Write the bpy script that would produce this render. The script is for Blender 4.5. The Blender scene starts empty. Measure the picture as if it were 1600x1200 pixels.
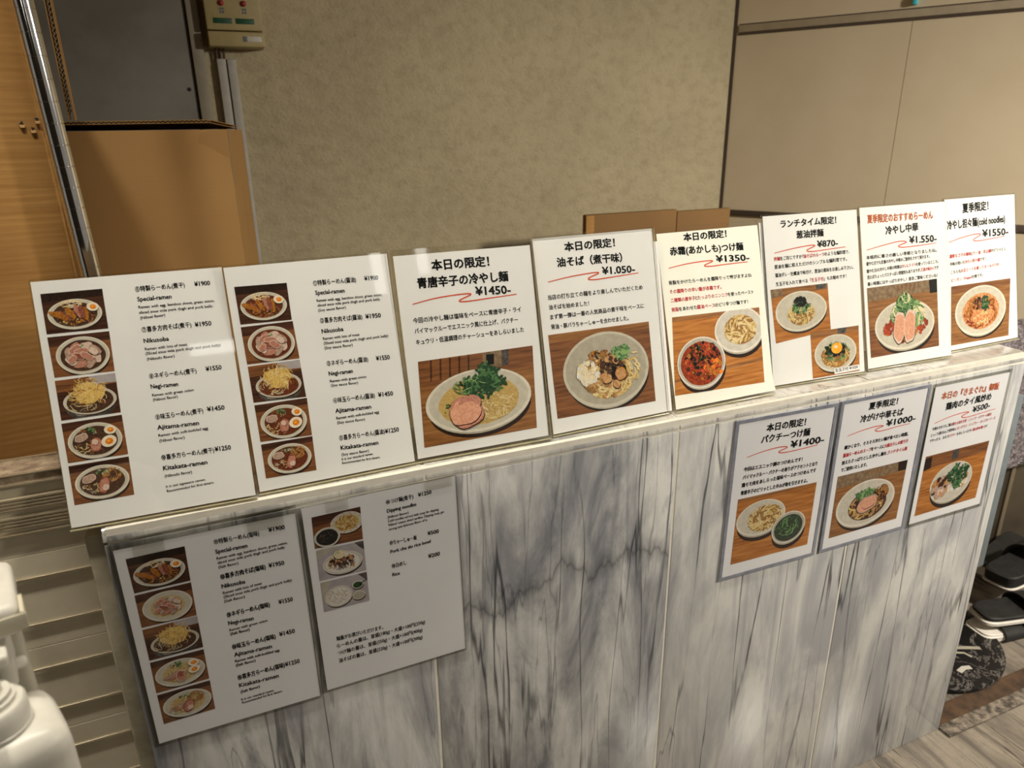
import bpy, bmesh, math, random
from mathutils import Vector, Matrix, noise

D = bpy.data
SC = bpy.context.scene
COL = SC.collection
random.seed(7)
PI = math.pi

# ------------------------------------------------------------------ camera
FPX = 1118.134
cam_d = D.cameras.new('camera')
cam_d.sensor_fit = 'HORIZONTAL'
cam_d.sensor_width = 36.0
cam_d.lens = FPX / 1600 * 36.0
cam_d.clip_start = 0.02
cam = D.objects.new('camera', cam_d)
COL.objects.link(cam)
RX = Vector((0.921076, -0.389154, -0.013355))
UP = Vector((0.142484, 0.304925, 0.941658))
FW = Vector((0.362378, 0.869241, -0.336307))
cam.matrix_world = Matrix(((RX.x, UP.x, -FW.x, 0.0), (RX.y, UP.y, -FW.y, -0.864528),
                           (RX.z, UP.z, -FW.z, 1.408215), (0, 0, 0, 1)))
cam_d.dof.use_dof = True
cam_d.dof.focus_distance = 1.06
cam_d.dof.aperture_fstop = 7.5
SC.camera = cam

# ------------------------------------------------------------------ light
SC.view_settings.view_transform = 'Standard'
SC.view_settings.look = 'None'
SC.view_settings.gamma = 1.0
SC.view_settings.use_curve_mapping = False
SC.view_settings.exposure = 0.0

wd = D.worlds.new('world'); SC.world = wd
wd.use_nodes = True
bgn = wd.node_tree.nodes['Background']
bgn.inputs[0].default_value = (1.0, 0.92, 0.80, 1)
bgn.inputs[1].default_value = 0.21


def lamp(name, kind, loc, target, power, colour=(1.0, 0.88, 0.70), size=0.1, size_y=None, angle=None, blend=0.5):
    l = D.lights.new(name, kind)
    l.energy = power
    l.color = colour
    if kind == 'AREA':
        l.size = size
        if size_y:
            l.shape = 'RECTANGLE'; l.size_y = size_y
        else:
            l.shape = 'DISK'
    else:
        l.shadow_soft_size = size
    if kind == 'SPOT':
        l.spot_size = math.radians(angle); l.spot_blend = blend
    o = D.objects.new(name, l)
    COL.objects.link(o)
    o.location = loc
    o.rotation_euler = (Vector(target) - Vector(loc)).to_track_quat('-Z', 'Y').to_euler()
    return o


WARM = (1.0, 0.93, 0.80)
lamp('downlight_left', 'SPOT', (-0.33, -0.28, 2.50), (-0.10, 0.15, 0.9), 27, WARM, size=0.035, angle=90, blend=0.6)
tube = lamp('tube_lamp', 'AREA', (0.22, -0.25, 2.50), (0.22, -0.15, 0.9), 5.2, WARM, size=1.25, size_y=0.10)
tube.data.spread = math.radians(80)
lamp('downlight_right', 'SPOT', (2.40, -1.15, 1.95), (1.85, 0.08, 0.85), 270, WARM, size=0.10, angle=112, blend=1.0)
lamp('glare_lamp', 'AREA', (-0.17, -2.05, 1.88), (-0.10, 0.0, 1.2), 0.16, (1.0, 0.97, 0.92), size=0.18, size_y=0.05)  # added behind the camera to lay glare on the acrylic stands
lamp('glare_lamp', 'AREA', (0.74, -2.05, 1.95), (0.30, 0.0, 1.2), 0.22, (1.0, 0.97, 0.92), size=0.05, size_y=0.30)  # also added, only for an upright streak of glare

# ------------------------------------------------------------------ materials


def lin(c):
    return tuple(((v / 12.92) if v <= 0.04045 else ((v + 0.055) / 1.055) ** 2.4) for v in c)


def srgb(r, g, b):
    return lin((r / 255, g / 255, b / 255)) + (1.0,)


class NT:
    def __init__(s, name):
        s.m = D.materials.new(name); s.m.use_nodes = True
        s.t = s.m.node_tree; s.n = s.t.nodes; s.l = s.t.links
        s.b = s.n['Principled BSDF']; s.out = s.n['Material Output']

    def node(s, kind, **kw):
        nd = s.n.new(kind)
        for k, v in kw.items():
            if k.startswith('i_'):
                nd.inputs[k[2:].replace('_', ' ')].default_value = v
            else:
                setattr(nd, k, v)
        return nd

    def link(s, a, b):
        s.l.new(a, b)

    def math(s, op, a, b=None, c=None):
        nd = s.n.new('ShaderNodeMath'); nd.operation = op
        for i, v in enumerate((a, b, c)):
            if v is None:
                continue
            if isinstance(v, (int, float)):
                nd.inputs[i].default_value = v
            else:
                s.l.new(v, nd.inputs[i])
        return nd.outputs[0]

    def ramp(s, fac, stops):
        r = s.n.new('ShaderNodeValToRGB')
        while len(r.color_ramp.elements) > 1:
            r.color_ramp.elements.remove(r.color_ramp.elements[-1])
        r.color_ramp.elements[0].position = stops[0][0]; r.color_ramp.elements[0].color = stops[0][1]
        for p, c in stops[1:]:
            e = r.color_ramp.elements.new(p); e.color = c
        s.l.new(fac, r.inputs[0])
        return r.outputs[0]

    def mix(s, fac, a, b, mode='MIX'):
        nd = s.n.new('ShaderNodeMix'); nd.data_type = 'RGBA'; nd.blend_type = mode
        if isinstance(fac, (int, float)):
            nd.inputs[0].default_value = fac
        else:
            s.l.new(fac, nd.inputs[0])
        for i, v in ((6, a), (7, b)):
            if isinstance(v, tuple):
                nd.inputs[i].default_value = v
            else:
                s.l.new(v, nd.inputs[i])
        return nd.outputs[2]

    def pos(s, scale=(1, 1, 1), rot=(0, 0, 0), loc=(0, 0, 0), source='geo'):
        if source == 'geo':
            g = s.n.new('ShaderNodeNewGeometry').outputs['Position']
        else:
            g = s.n.new('ShaderNodeTexCoord').outputs['Object']
        mp = s.n.new('ShaderNodeMapping')
        mp.inputs['Scale'].default_value = scale
        mp.inputs['Rotation'].default_value = rot
        mp.inputs['Location'].default_value = loc
        s.l.new(g, mp.inputs[0])
        return mp.outputs[0]

    def noise(s, vec, scale, detail=4, rough=0.5, dist=0.0):
        nd = s.n.new('ShaderNodeTexNoise')
        nd.inputs['Scale'].default_value = scale; nd.inputs['Detail'].default_value = detail
        nd.inputs['Roughness'].default_value = rough; nd.inputs['Distortion'].default_value = dist
        s.l.new(vec, nd.inputs['Vector'])
        return nd.outputs[0]

    def bump(s, height, strength=0.3, dist=0.01):
        b = s.n.new('ShaderNodeBump'); b.inputs['Strength'].default_value = strength
        b.inputs['Distance'].default_value = dist
        s.l.new(height, b.inputs['Height']); s.l.new(b.outputs[0], s.b.inputs['Normal'])


def plain(name, col, rough=0.5, metal=0.0, spec=0.5, var=None, vscale=30, bump=None, coat=0.0):
    t = NT(name)
    t.b.inputs['Roughness'].default_value = rough
    t.b.inputs['Metallic'].default_value = metal
    t.b.inputs['Specular IOR Level'].default_value = spec
    t.b.inputs['Coat Weight'].default_value = coat
    n = t.noise(t.pos(source='obj'), vscale, 4, 0.6)
    v = var if var is not None else tuple(x * 0.88 for x in col[:3]) + (1,)
    t.link(t.ramp(n, [(0.36, v), (0.64, col)]), t.b.inputs['Base Color'])
    if bump:
        t.bump(n, bump[0], bump[1])
    return t.m


MARBLE_SHIFT = (3.1, 0.2, 0.9)


def marble(name, base, vein, tint, streak=1.0, rough=0.18, floor=False):
    t = NT(name)
    tilt = (0, math.radians(4), 0)
    if floor:
        p0 = t.pos((6, 1.1, 3), (0, 0, math.radians(24)))
        p1 = t.pos((11, 1.0, 6), (0, 0, math.radians(30)))
        p2 = t.pos((22, 2.0, 10), (0, 0, math.radians(28)))
    else:
        p0 = t.pos((3.6, 3.0, 0.95), tilt, MARBLE_SHIFT)
        p1 = t.pos((6.6, 4.0, 0.42), tilt)
        p2 = t.pos((12, 8.0, 0.9), tilt)
    smoke = t.noise(p0, 2.2, 7, 0.62, 0.9)
    col = t.ramp(smoke, [(0.36, tint), (0.55, base), (0.60, base), (0.72, tint)])
    fine = t.noise(t.pos((9, 9, 3)), 3.0, 8, 0.7, 0.4)
    col = t.mix(t.ramp(fine, [(0.42, (0, 0, 0, 1)), (0.75, (0.42, 0.42, 0.42, 1))]), col, tint)

    def lines(p, scale, width, level, detail=4, dist=0.3):
        n = t.noise(p, scale, detail, 0.45, dist)
        a = t.math('ABSOLUTE', t.math('SUBTRACT', n, level))
        return t.ramp(a, [(0.0, (1, 1, 1, 1)), (width * 0.35, (0.8, 0.8, 0.8, 1)), (width, (0, 0, 0, 1))])
    brk = t.ramp(t.noise(t.pos((4, 4, 1.6), loc=(3, 1, 2)), 2.0, 3, 0.6), [(0.40, (0.12, 0.12, 0.12, 1)), (0.58, (1, 1, 1, 1))])
    v1 = t.mix(1.0, lines(p1, 1.9, 0.012, 0.5, 4, 0.12), brk, 'MULTIPLY')
    v2 = lines(p2, 1.5, 0.009, 0.42, 5, 0.2)
    v3 = t.mix(1.0, lines(p1, 1.5, 0.055, 0.60, 7, 1.1), brk, 'MULTIPLY')
    col = t.mix(t.math('MULTIPLY', v3, 0.55 * streak), col, tint)
    col = t.mix(t.math('MULTIPLY', v2, 0.38 * streak), col, vein)
    col = t.mix(t.math('MULTIPLY', v1, 0.85 * streak), col, vein)
    if not floor:
        # one cracked vein running crosswise over the middle slab
        sx = t.n.new('ShaderNodeSeparateXYZ')
        t.link(t.n.new('ShaderNodeNewGeometry').outputs['Position'], sx.inputs[0])
        w = t.noise(t.pos((5, 1, 1)), 1.6, 6, 0.6)
        h = t.math('ADD', t.math('MULTIPLY', t.math('SUBTRACT', w, 0.5), 0.30), 0.735)
        d = t.math('ABSOLUTE', t.math('SUBTRACT', sx.outputs[2], h))
        band = t.ramp(d, [(0.0, (1, 1, 1, 1)), (0.006, (0.55, 0.55, 0.55, 1)), (0.03, (0.0, 0.0, 0.0, 1))])
        inx = t.math('MULTIPLY', t.math('GREATER_THAN', sx.outputs[0], 0.23), t.math('LESS_THAN', sx.outputs[0], 0.645))
        col = t.mix(t.math('MULTIPLY', t.math('MULTIPLY', band, inx), 0.6), col, vein)
    t.link(col, t.b.inputs['Base Color'])
    t.b.inputs['Roughness'].default_value = rough
    t.bump(fine, 0.05, 0.002)
    return t.m


M = {}
M['marble'] = marble('grey_veined_marble', srgb(200, 198, 194), srgb(40, 42, 48), srgb(114, 115, 120))
M['marble_pale'] = marble('pale_veined_marble', srgb(206, 204, 199), srgb(52, 54, 60), srgb(156, 156, 159), 1.15)
M['nosing'] = marble('nosing_marble', srgb(205, 200, 190), srgb(70, 70, 74), srgb(140, 139, 138), 0.8, 0.26)
M['nosing'].node_tree.nodes['Principled BSDF'].inputs['Specular IOR Level'].default_value = 1.0
M['nosing'].node_tree.nodes['Principled BSDF'].inputs['Coat Weight'].default_value = 1.0
M['nosing'].node_tree.nodes['Principled BSDF'].inputs['Coat Roughness'].default_value = 0.24
M['nosing'].node_tree.nodes['Principled BSDF'].inputs['Coat IOR'].default_value = 1.9
M['floor_marble'] = marble('floor_marble', srgb(150, 140, 126), srgb(58, 52, 48), srgb(104, 97, 90), 1.0, 0.25, True)
M['grout'] = plain('white_grout', srgb(226, 220, 206), 0.8)
M['stone_rough'] = plain('rough_stone_edge', srgb(150, 138, 122), 0.8, var=srgb(70, 62, 56), vscale=60, bump=(0.6, 0.01))
M['brown_strip'] = plain('brown_recess', srgb(92, 68, 46), 0.7, var=srgb(60, 44, 32))


def stucco():
    t = NT('rough_stucco')
    p = t.pos((1, 1, 1.3))
    a = t.noise(p, 75, 5, 0.65, 0.3)
    b = t.noise(p, 22, 5, 0.6)
    c = t.noise(p, 2.6, 4, 0.55)
    col = t.ramp(b, [(0.25, srgb(166, 153, 124)), (0.55, srgb(182, 169, 138))])
    col = t.mix(t.math('MULTIPLY', t.ramp(c, [(0.32, (1, 1, 1, 1)), (0.6, (0, 0, 0, 1))]), 0.22), col, srgb(126, 115, 94))
    col = t.mix(t.math('MULTIPLY', t.ramp(a, [(0.26, (1, 1, 1, 1)), (0.40, (0, 0, 0, 1))]), 0.45), col, srgb(118, 108, 88))
    t.link(col, t.b.inputs['Base Color'])
    t.b.inputs['Roughness'].default_value = 0.85
    t.bump(t.math('ADD', t.math('MULTIPLY', a, 0.6), b), 0.6, 0.010)
    return t.m


M['stucco'] = stucco()
M['panel_wall'] = plain('beige_wall_board', srgb(220, 203, 174), 0.55, var=srgb(212, 195, 165), vscale=3)
M['trim'] = plain('beige_trim', srgb(190, 175, 150), 0.5)
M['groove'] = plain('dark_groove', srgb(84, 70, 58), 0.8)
M['door_grey'] = plain('dark_grey_door', srgb(120, 116, 108), 0.6, var=srgb(102, 98, 90), vscale=5)
M['door_frame'] = plain('grey_door_frame', srgb(146, 138, 122), 0.6)


def cardboard(name, col, dark, line, axis='Z', freq=118.0):
    t = NT(name)
    n = t.noise(t.pos((2, 2, 40)), 3, 5, 0.6)
    m = t.noise(t.pos(), 4, 4, 0.6)
    c = t.mix(t.ramp(m, [(0.3, (0, 0, 0, 1)), (0.7, (1, 1, 1, 1))]), dark, col)
    sx = t.n.new('ShaderNodeSeparateXYZ')
    t.link(t.n.new('ShaderNodeNewGeometry').outputs['Position'], sx.inputs[0])
    w = t.math('SINE', t.math('MULTIPLY', sx.outputs[2], 2 * PI * freq))
    c = t.mix(t.math('MULTIPLY', t.ramp(n, [(0.35, (1, 1, 1, 1)), (0.55, (0, 0, 0, 1))]), line), c, dark)
    c = t.mix(t.math('MULTIPLY', t.math('GREATER_THAN', w, 0.80), line * 0.30), c, dark)
    t.link(c, t.b.inputs['Base Color'])
    t.b.inputs['Roughness'].default_value = 0.75
    t.b.inputs['Specular IOR Level'].default_value = 0.25
    t.bump(t.math('ADD', t.math('MULTIPLY', w, 0.25), n), 0.07 * line + 0.02, 0.003)
    return t.m


M['carton'] = cardboard('ribbed_cardboard', srgb(182, 138, 80), srgb(150, 108, 56), 0.8)
M['carton_dark'] = cardboard('dull_cardboard', srgb(138, 104, 64), srgb(126, 94, 56), 0.12)
M['carton_smooth'] = cardboard('smooth_cardboard', srgb(170, 132, 82), srgb(160, 122, 74), 0.12)
M['carton_shade'] = plain('cardboard_shade', srgb(60, 44, 26), 0.9)  # dark tone painting the shade in carton opening, holes and crease
M['flute'] = plain('cardboard_flute_edge', srgb(150, 124, 84), 0.9)
M['chrome'] = plain('chrome', (0.78, 0.76, 0.73, 1), 0.10, 1.0)
M['chrome_dark'] = plain('pole_groove', (0.05, 0.05, 0.05, 1), 0.4, 0.6)
M['switch_case'] = plain('olive_beige_plastic', srgb(168, 152, 106), 0.5)
M['green_label'] = plain('green_label', srgb(20, 74, 48), 0.5)
M['red_lamp'] = plain('red_lamp', srgb(150, 36, 36), 0.4)
M['grey_lamp'] = plain('grey_text', srgb(96, 104, 110), 0.5)
M['knob'] = plain('dark_knob', srgb(66, 86, 78), 0.35)
M['white_label'] = plain('white_label', srgb(205, 200, 190), 0.5)
M['duct'] = plain('grey_trunking', srgb(176, 172, 164), 0.5)
M['steel'] = plain('painted_steel', srgb(232, 222, 198), 0.42, 0.0, var=srgb(208, 198, 174), vscale=7)
M['steel_edge'] = plain('bare_steel_edge', srgb(226, 214, 188), 0.25, 0.8)
M['steel_post'] = plain('post_steel', srgb(184, 175, 152), 0.6, 0.0, var=srgb(150, 141, 120), vscale=18)
M['rust'] = plain('dirty_rail', srgb(176, 158, 132), 0.6, var=srgb(120, 100, 82), vscale=70)
M['white_plastic'] = plain('white_plastic', srgb(226, 222, 210), 0.38, coat=0.1)
M['grey_plastic'] = plain('milky_plastic', srgb(178, 172, 154), 0.3)
M['dark_rubber'] = plain('dark_gap', srgb(24, 22, 20), 0.7)
M['tape'] = plain('masking_tape', srgb(214, 206, 182), 0.5)
M['black_foam'] = plain('black_foam', srgb(36, 34, 32), 0.65, var=srgb(22, 21, 20), vscale=40)
M['white_sole'] = plain('white_sole', srgb(236, 230, 220), 0.5)
M['fuzz'] = plain('purple_grey_pile', srgb(150, 140, 142), 0.95, var=srgb(84, 76, 80), vscale=60, bump=(1.0, 0.02))
M['dark_wood'] = plain('dark_board', srgb(72, 64, 52), 0.45, var=srgb(50, 43, 35), vscale=4)
M['dark_wood_edge'] = plain('board_edge', srgb(116, 104, 84), 0.45)
M['blue_grey'] = plain('blue_grey_board', srgb(112, 120, 124), 0.5)
M['teal'] = plain('teal_plastic', srgb(70, 200, 220), 0.4)


def black_marble():
    t = NT('black_marble')
    n = t.noise(t.pos((1, 1, 1)), 9, 6, 0.65, 0.8)
    a = t.math('ABSOLUTE', t.math('SUBTRACT', n, 0.5))
    c = t.ramp(a, [(0.0, srgb(150, 144, 138)), (0.006, srgb(70, 67, 64)), (0.03, srgb(24, 23, 23)), (0.3, srgb(15, 15, 16))])
    t.link(c, t.b.inputs['Base Color']); t.b.inputs['Roughness'].default_value = 0.25
    return t.m


M['black_marble'] = black_marble()


def clear(name, tint, edge=0.5, base=0.035, rough=0.06):
    t = NT(name)
    tr = t.n.new('ShaderNodeBsdfTransparent'); tr.inputs[0].default_value = tint
    gl = t.n.new('ShaderNodeBsdfGlossy'); gl.inputs['Roughness'].default_value = rough
    lw = t.n.new('ShaderNodeLayerWeight'); lw.inputs[0].default_value = 0.5
    f = t.math('ADD', t.math('MULTIPLY', t.math('POWER', lw.outputs['Facing'], 5.0), edge), base)
    mx = t.n.new('ShaderNodeMixShader')
    t.link(f, mx.inputs[0]); t.link(tr.outputs[0], mx.inputs[1]); t.link(gl.outputs[0], mx.inputs[2])
    t.link(mx.outputs[0], t.out.inputs[0])
    return t.m


M['acrylic'] = clear('clear_acrylic', (0.985, 0.985, 0.97, 1), 0.5, 0.03, 0.04)
M['film'] = clear('laminate_film', (0.97, 0.97, 0.97, 1), 0.5, 0.04, 0.10)
M['pouch_clear'] = clear('pouch_edge', (0.86, 0.86, 0.84, 1), 0.5, 0.08, 0.15)
M['tape_clear'] = clear('clear_tape', (0.985, 0.98, 0.96, 1), 0.5, 0.06, 0.25)


def acr_edge():
    t = NT('acrylic_cut_edge')
    t.b.inputs['Base Color'].default_value = srgb(214, 206, 168)
    t.b.inputs['Roughness'].default_value = 0.2
    t.b.inputs['Transmission Weight'].default_value = 0.35
    n = t.noise(t.pos(source='obj'), 60, 3)
    t.link(t.ramp(n, [(0.3, srgb(200, 192, 156)), (0.7, srgb(226, 218, 182))]), t.b.inputs['Base Color'])
    return t.m


M['acrylic_edge'] = acr_edge()
M['paper'] = plain('white_paper', srgb(238, 237, 238), 0.6, var=srgb(233, 232, 233), vscale=8)
M['paper_cream'] = plain('creamy_paper', srgb(234, 233, 218), 0.6, var=srgb(229, 228, 212), vscale=8)
M['pouch_blue'] = plain('blue_grey_pouch_rim', srgb(150, 152, 164), 0.35, var=srgb(126, 128, 142), vscale=40)
M['ink'] = plain('black_ink', srgb(14, 14, 16), 0.6, spec=0.05, var=srgb(14, 14, 16))
M['ink_red'] = plain('red_ink', srgb(190, 36, 40), 0.6, spec=0.08, var=srgb(190, 36, 40))
M['ink_orange'] = plain('brown_orange_ink', srgb(196, 104, 52), 0.6, spec=0.08, var=srgb(172, 82, 44), vscale=150)
M['ink_swoosh'] = plain('vermilion_ink', srgb(214, 86, 54), 0.6, spec=0.08, var=srgb(206, 76, 46))


# printed photograph inks
def pm(name, a, b, scale=160):
    M[name] = plain('print_' + name, srgb(*a), 0.6, spec=0.08, var=srgb(*b), vscale=scale * 3.2)


def woodprint(name, a, b, c, sc=(14, 14, 220)):
    t = NT('print_' + name)
    n = t.noise(t.pos(sc, source='obj'), 1.0, 5, 0.6, 0.4)
    t.link(t.ramp(n, [(0.3, srgb(*b)), (0.5, srgb(*a)), (0.7, srgb(*c))]), t.b.inputs['Base Color'])
    t.b.inputs['Roughness'].default_value = 0.6
    t.b.inputs['Specular IOR Level'].default_value = 0.08
    M[name] = t.m


woodprint('w_dark', (74, 46, 34), (40, 26, 22), (96, 60, 42))
woodprint('w_mid', (128, 82, 50), (92, 58, 38), (150, 100, 62))
woodprint('w_orange', (176, 112, 52), (140, 82, 36), (200, 136, 74))
woodprint('w_brown', (146, 98, 56), (112, 72, 40), (166, 118, 72))
pm('shadow', (52, 36, 28), (38, 28, 24), 60)
pm('wallp', (150, 126, 98), (110, 88, 66), 40)
pm('black', (26, 24, 24), (14, 14, 14), 60)
pm('bowl', (226, 218, 204), (214, 206, 190), 30)
pm('bowl2', (206, 199, 184), (192, 184, 168), 30)
pm('bowl3', (182, 174, 158), (168, 160, 144), 30)
pm('iron', (98, 92, 88), (52, 48, 46), 50)
pm('br_dark', (92, 64, 48), (60, 42, 34), 110)
pm('br_red', (122, 64, 40), (84, 42, 30), 110)
pm('br_gold', (206, 176, 112), (186, 152, 88), 60)
pm('br_pale', (212, 190, 136), (190, 160, 104), 110)
pm('br_oil', (168, 70, 34), (104, 36, 22), 130)
pm('br_tan', (216, 176, 120), (190, 92, 50), 90)
pm('br_green', (62, 76, 62), (38, 50, 42), 130)
pm('br_black', (52, 50, 48), (30, 30, 30), 120)
pm('pork', (200, 144, 124), (176, 112, 94), 120)
pm('pork_d', (162, 98, 78), (128, 70, 54), 120)
pm('pork_g', (196, 168, 150), (166, 132, 116), 120)
pm('fat', (226, 204, 190), (208, 178, 162), 140)
pm('chick', (226, 170, 140), (206, 144, 116), 90)
pm('menma', (196, 128, 52), (150, 88, 34), 130)
pm('nood', (222, 196, 130), (196, 162, 92), 150)
pm('nood_p', (234, 216, 168), (206, 178, 122), 150)
pm('nood_b', (176, 134, 78), (130, 90, 50), 150)
pm('negi', (236, 206, 130), (206, 164, 84), 170)
pm('negi_w', (240, 228, 196), (214, 192, 148), 170)
pm('gr_d', (46, 84, 52), (26, 54, 34), 130)
pm('gr_m', (92, 134, 84), (60, 100, 60), 130)
pm('gr_l', (150, 180, 120), (112, 146, 88), 130)
pm('egg', (244, 232, 212), (232, 212, 186), 40)
pm('yolk', (236, 140, 44), (216, 108, 28), 60)
pm('yolk_r', (248, 186, 60), (238, 160, 40), 50)
pm('tomato', (196, 84, 50), (160, 54, 34), 90)
pm('rice', (232, 228, 222), (206, 200, 194), 170)
pm('table_g', (178, 170, 172), (160, 152, 156), 12)
pm('meat_d', (74, 44, 30), (46, 28, 22), 120)
pm('chash', (206, 162, 110), (170, 120, 76), 110)
pm('onion', (234, 220, 190), (208, 186, 146), 170)

# ------------------------------------------------------------------ object helpers


def link(o, parent=None):
    COL.objects.link(o)
    if parent is not None:
        o.parent = parent
    return o


def tag(o, label, cat, group=None):
    o['label'] = label; o['category'] = cat
    if group:
        o['group'] = group
    return o


def empty(name, loc=(0, 0, 0), rot=None, label=None, cat=None, group=None):
    o = D.objects.new(name, None)
    o.empty_display_size = 0.05
    COL.objects.link(o)
    o.location = loc
    if rot:
        o.rotation_euler = rot
    if label:
        tag(o, label, cat, group)
    return o


class MB:
    """collects shapes into one mesh"""
    def __init__(s):
        s.v = []; s.f = []; s.mi = []; s.mats = []; s.smooth = []

    def mat(s, m):
        if m not in s.mats:
            s.mats.append(m)
        return s.mats.index(m)

    def add(s, vs, fs, m, smooth=False):
        b = len(s.v); k = s.mat(m)
        s.v += [tuple(v) for v in vs]
        for f in fs:
            s.f.append([b + i for i in f]); s.mi.append(k); s.smooth.append(smooth)

    def box(s, x0, x1, y0, y1, z0, z1, m, bev=0.0, seg=2):
        if bev <= 0:
            vs = [(x, y, z) for z in (z0, z1) for y in (y0, y1) for x in (x0, x1)]
            s.add(vs, [(0, 2, 3, 1), (4, 5, 7, 6), (0, 1, 5, 4), (2, 6, 7, 3), (0, 4, 6, 2), (1, 3, 7, 5)], m)
            return
        bm = bmesh.new(); bmesh.ops.create_cube(bm, size=1)
        for v in bm.verts:
            v.co = ((x0 + x1) / 2 + v.co.x * (x1 - x0), (y0 + y1) / 2 + v.co.y * (y1 - y0), (z0 + z1) / 2 + v.co.z * (z1 - z0))
        bmesh.ops.bevel(bm, geom=list(bm.edges), offset=bev, segments=seg, affect='EDGES', profile=0.5)
        s.bm(bm, m, True)

    def bm(s, bm, m, smooth=False):
        bm.verts.index_update()
        s.add([v.co[:] for v in bm.verts], [[v.index for v in f.verts] for f in bm.faces], m, smooth)
        bm.free()

    def prism(s, prof, x0, x1, m, axis='x', smooth=False):
        n = len(prof)
        if axis == 'x':
            vs = [(x0, a, b) for a, b in prof] + [(x1, a, b) for a, b in prof]
        elif axis == 'y':
            vs = [(a, x0, b) for a, b in prof] + [(a, x1, b) for a, b in prof]
        else:
            vs = [(a, b, x0) for a, b in prof] + [(a, b, x1) for a, b in prof]
        fs = [(i, (i + 1) % n, n + (i + 1) % n, n + i) for i in range(n)]
        s.add(vs, fs, m, smooth)
        s.add(vs, [list(range(n))[::-1], list(range(n, 2 * n))], m)

    def lathe(s, prof, c, m, n=40, sx=1.0, sy=1.0):
        vs = []; fs = []
        for r, z in prof:
            for i in range(n):
                a = 2 * PI * i / n
                vs.append((c[0] + r * sx * math.cos(a), c[1] + r * sy * math.sin(a), c[2] + z))
        for j in range(len(prof) - 1):
            for i in range(n):
                k = (i + 1) % n
                fs.append((j * n + i, j * n + k, (j + 1) * n + k, (j + 1) * n + i))
        s.add(vs, fs, m, True)
        e = len(prof) - 1
        s.add(vs, [[i for i in range(n)][::-1], [e * n + i for i in range(n)]], m)

    def tube(s, pts, r, m, n=12):
        vs = []; fs = []
        P = [Vector(p) for p in pts]
        for i, p in enumerate(P):
            d = (P[min(i + 1, len(P) - 1)] - P[max(i - 1, 0)]).normalized()
            a = d.orthogonal().normalized(); b = d.cross(a)
            rr = r[i] if isinstance(r, (list, tuple)) else r
            for k in range(n):
                t = 2 * PI * k / n
                vs.append(p + (a * math.cos(t) + b * math.sin(t)) * rr)
        for i in range(len(P) - 1):
            for k in range(n):
                q = (k + 1) % n
                fs.append((i * n + k, i * n + q, (i + 1) * n + q, (i + 1) * n + k))
        fs.append(list(range(n))[::-1]); fs.append([(len(P) - 1) * n + k for k in range(n)])
        s.add(vs, fs, m, True)

    def build(s, name, parent=None, auto=True):
        me = D.meshes.new(name)
        me.from_pydata(s.v, [], s.f)
        for m in s.mats:
            me.materials.append(m)
        for p, k, sm in zip(me.polygons, s.mi, s.smooth):
            p.material_index = k; p.use_smooth = sm
        me.update()
        bm = bmesh.new(); bm.from_mesh(me)
        bmesh.ops.remove_doubles(bm, verts=bm.verts, dist=1e-7) if False else None
        bm.free()
        if auto:
            try:
                me.set_sharp_from_angle(angle=math.radians(40))
            except Exception:
                pass
        o = D.objects.new(name, me)
        link(o, parent)
        return o


def structure(o):
    o['kind'] = 'structure'
    return o


def plates(mb, x0, x1, y0, y1, z0, z1, r, m, edge=None, n=6):
    """thin upright plate with rounded corners (x, z outline, y thickness)"""
    pts = []
    for cx, cz, a0 in ((x1 - r, z1 - r, 0), (x0 + r, z1 - r, 90), (x0 + r, z0 + r, 180), (x1 - r, z0 + r, 270)):
        for i in range(n + 1):
            a = math.radians(a0 + 90 * i / n)
            pts.append((cx + r * math.cos(a), cz + r * math.sin(a)))
    k = len(pts)
    vs = [(a, y0, b) for a, b in pts] + [(a, y1, b) for a, b in pts]
    mb.add(vs, [list(range(k))[::-1], list(range(k, 2 * k))], m)
    mb.add(vs, [(i, (i + 1) % k, k + (i + 1) % k, k + i) for i in range(k)], edge or m)

# ------------------------------------------------------------------ the setting
WALL_Y = 1.60
b = MB(); b.box(-3.0, 3.6, -2.4, -0.03, -0.06, 0.0, M['floor_marble']); b.box(-3.0, 3.6, -0.03, 2.2, -0.06, -0.001, M['floor_marble'])
structure(b.build('floor'))
b = MB(); b.box(-2.2, 2.0, WALL_Y, WALL_Y + 0.10, 0.0, 2.75, M['stucco'])
structure(b.build('wall_back'))
b = MB(); b.box(-2.2, 3.4, -1.9, WALL_Y + 0.1, 2.75, 2.82, M['panel_wall']); structure(b.build('ceiling'))
b = MB(); b.box(-1.45, -1.35, -0.4, WALL_Y, 0.0, 2.75, M['panel_wall']); structure(b.build('wall_left'))
b = MB(); b.box(-2.2, 0.9, -2.35, -2.25, 0.0, 2.75, M['dark_wood']); structure(b.build('wall_added_dark'))  # unseen dark wall behind the camera, added to darken the chrome pole's reflections

# the right wall runs obliquely from the back corner towards the street
WD = Vector((0.515, -0.857, 0.0)).normalized()
WN = Vector((-0.857, -0.515, 0.0)).normalized()      # towards the room
WC = Vector((1.97, 1.60, 0.0))


def wallmesh(name, s0, s1, z0, z1, d0, d1, m, bev=0):
    mb = MB(); mb.box(s0, s1, -d1, -d0, z0, z1, m, bev)
    o = mb.build(name)
    o.matrix_world = Matrix(((WD.x, -WN.x, 0, WC.x), (WD.y, -WN.y, 0, WC.y), (0, 0, 1, 0), (0, 0, 0, 1)))
    return o


structure(wallmesh('wall_right', -0.05, 1.75, 0.0, 2.75, -0.10, 0.0, M['panel_wall']))
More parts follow.
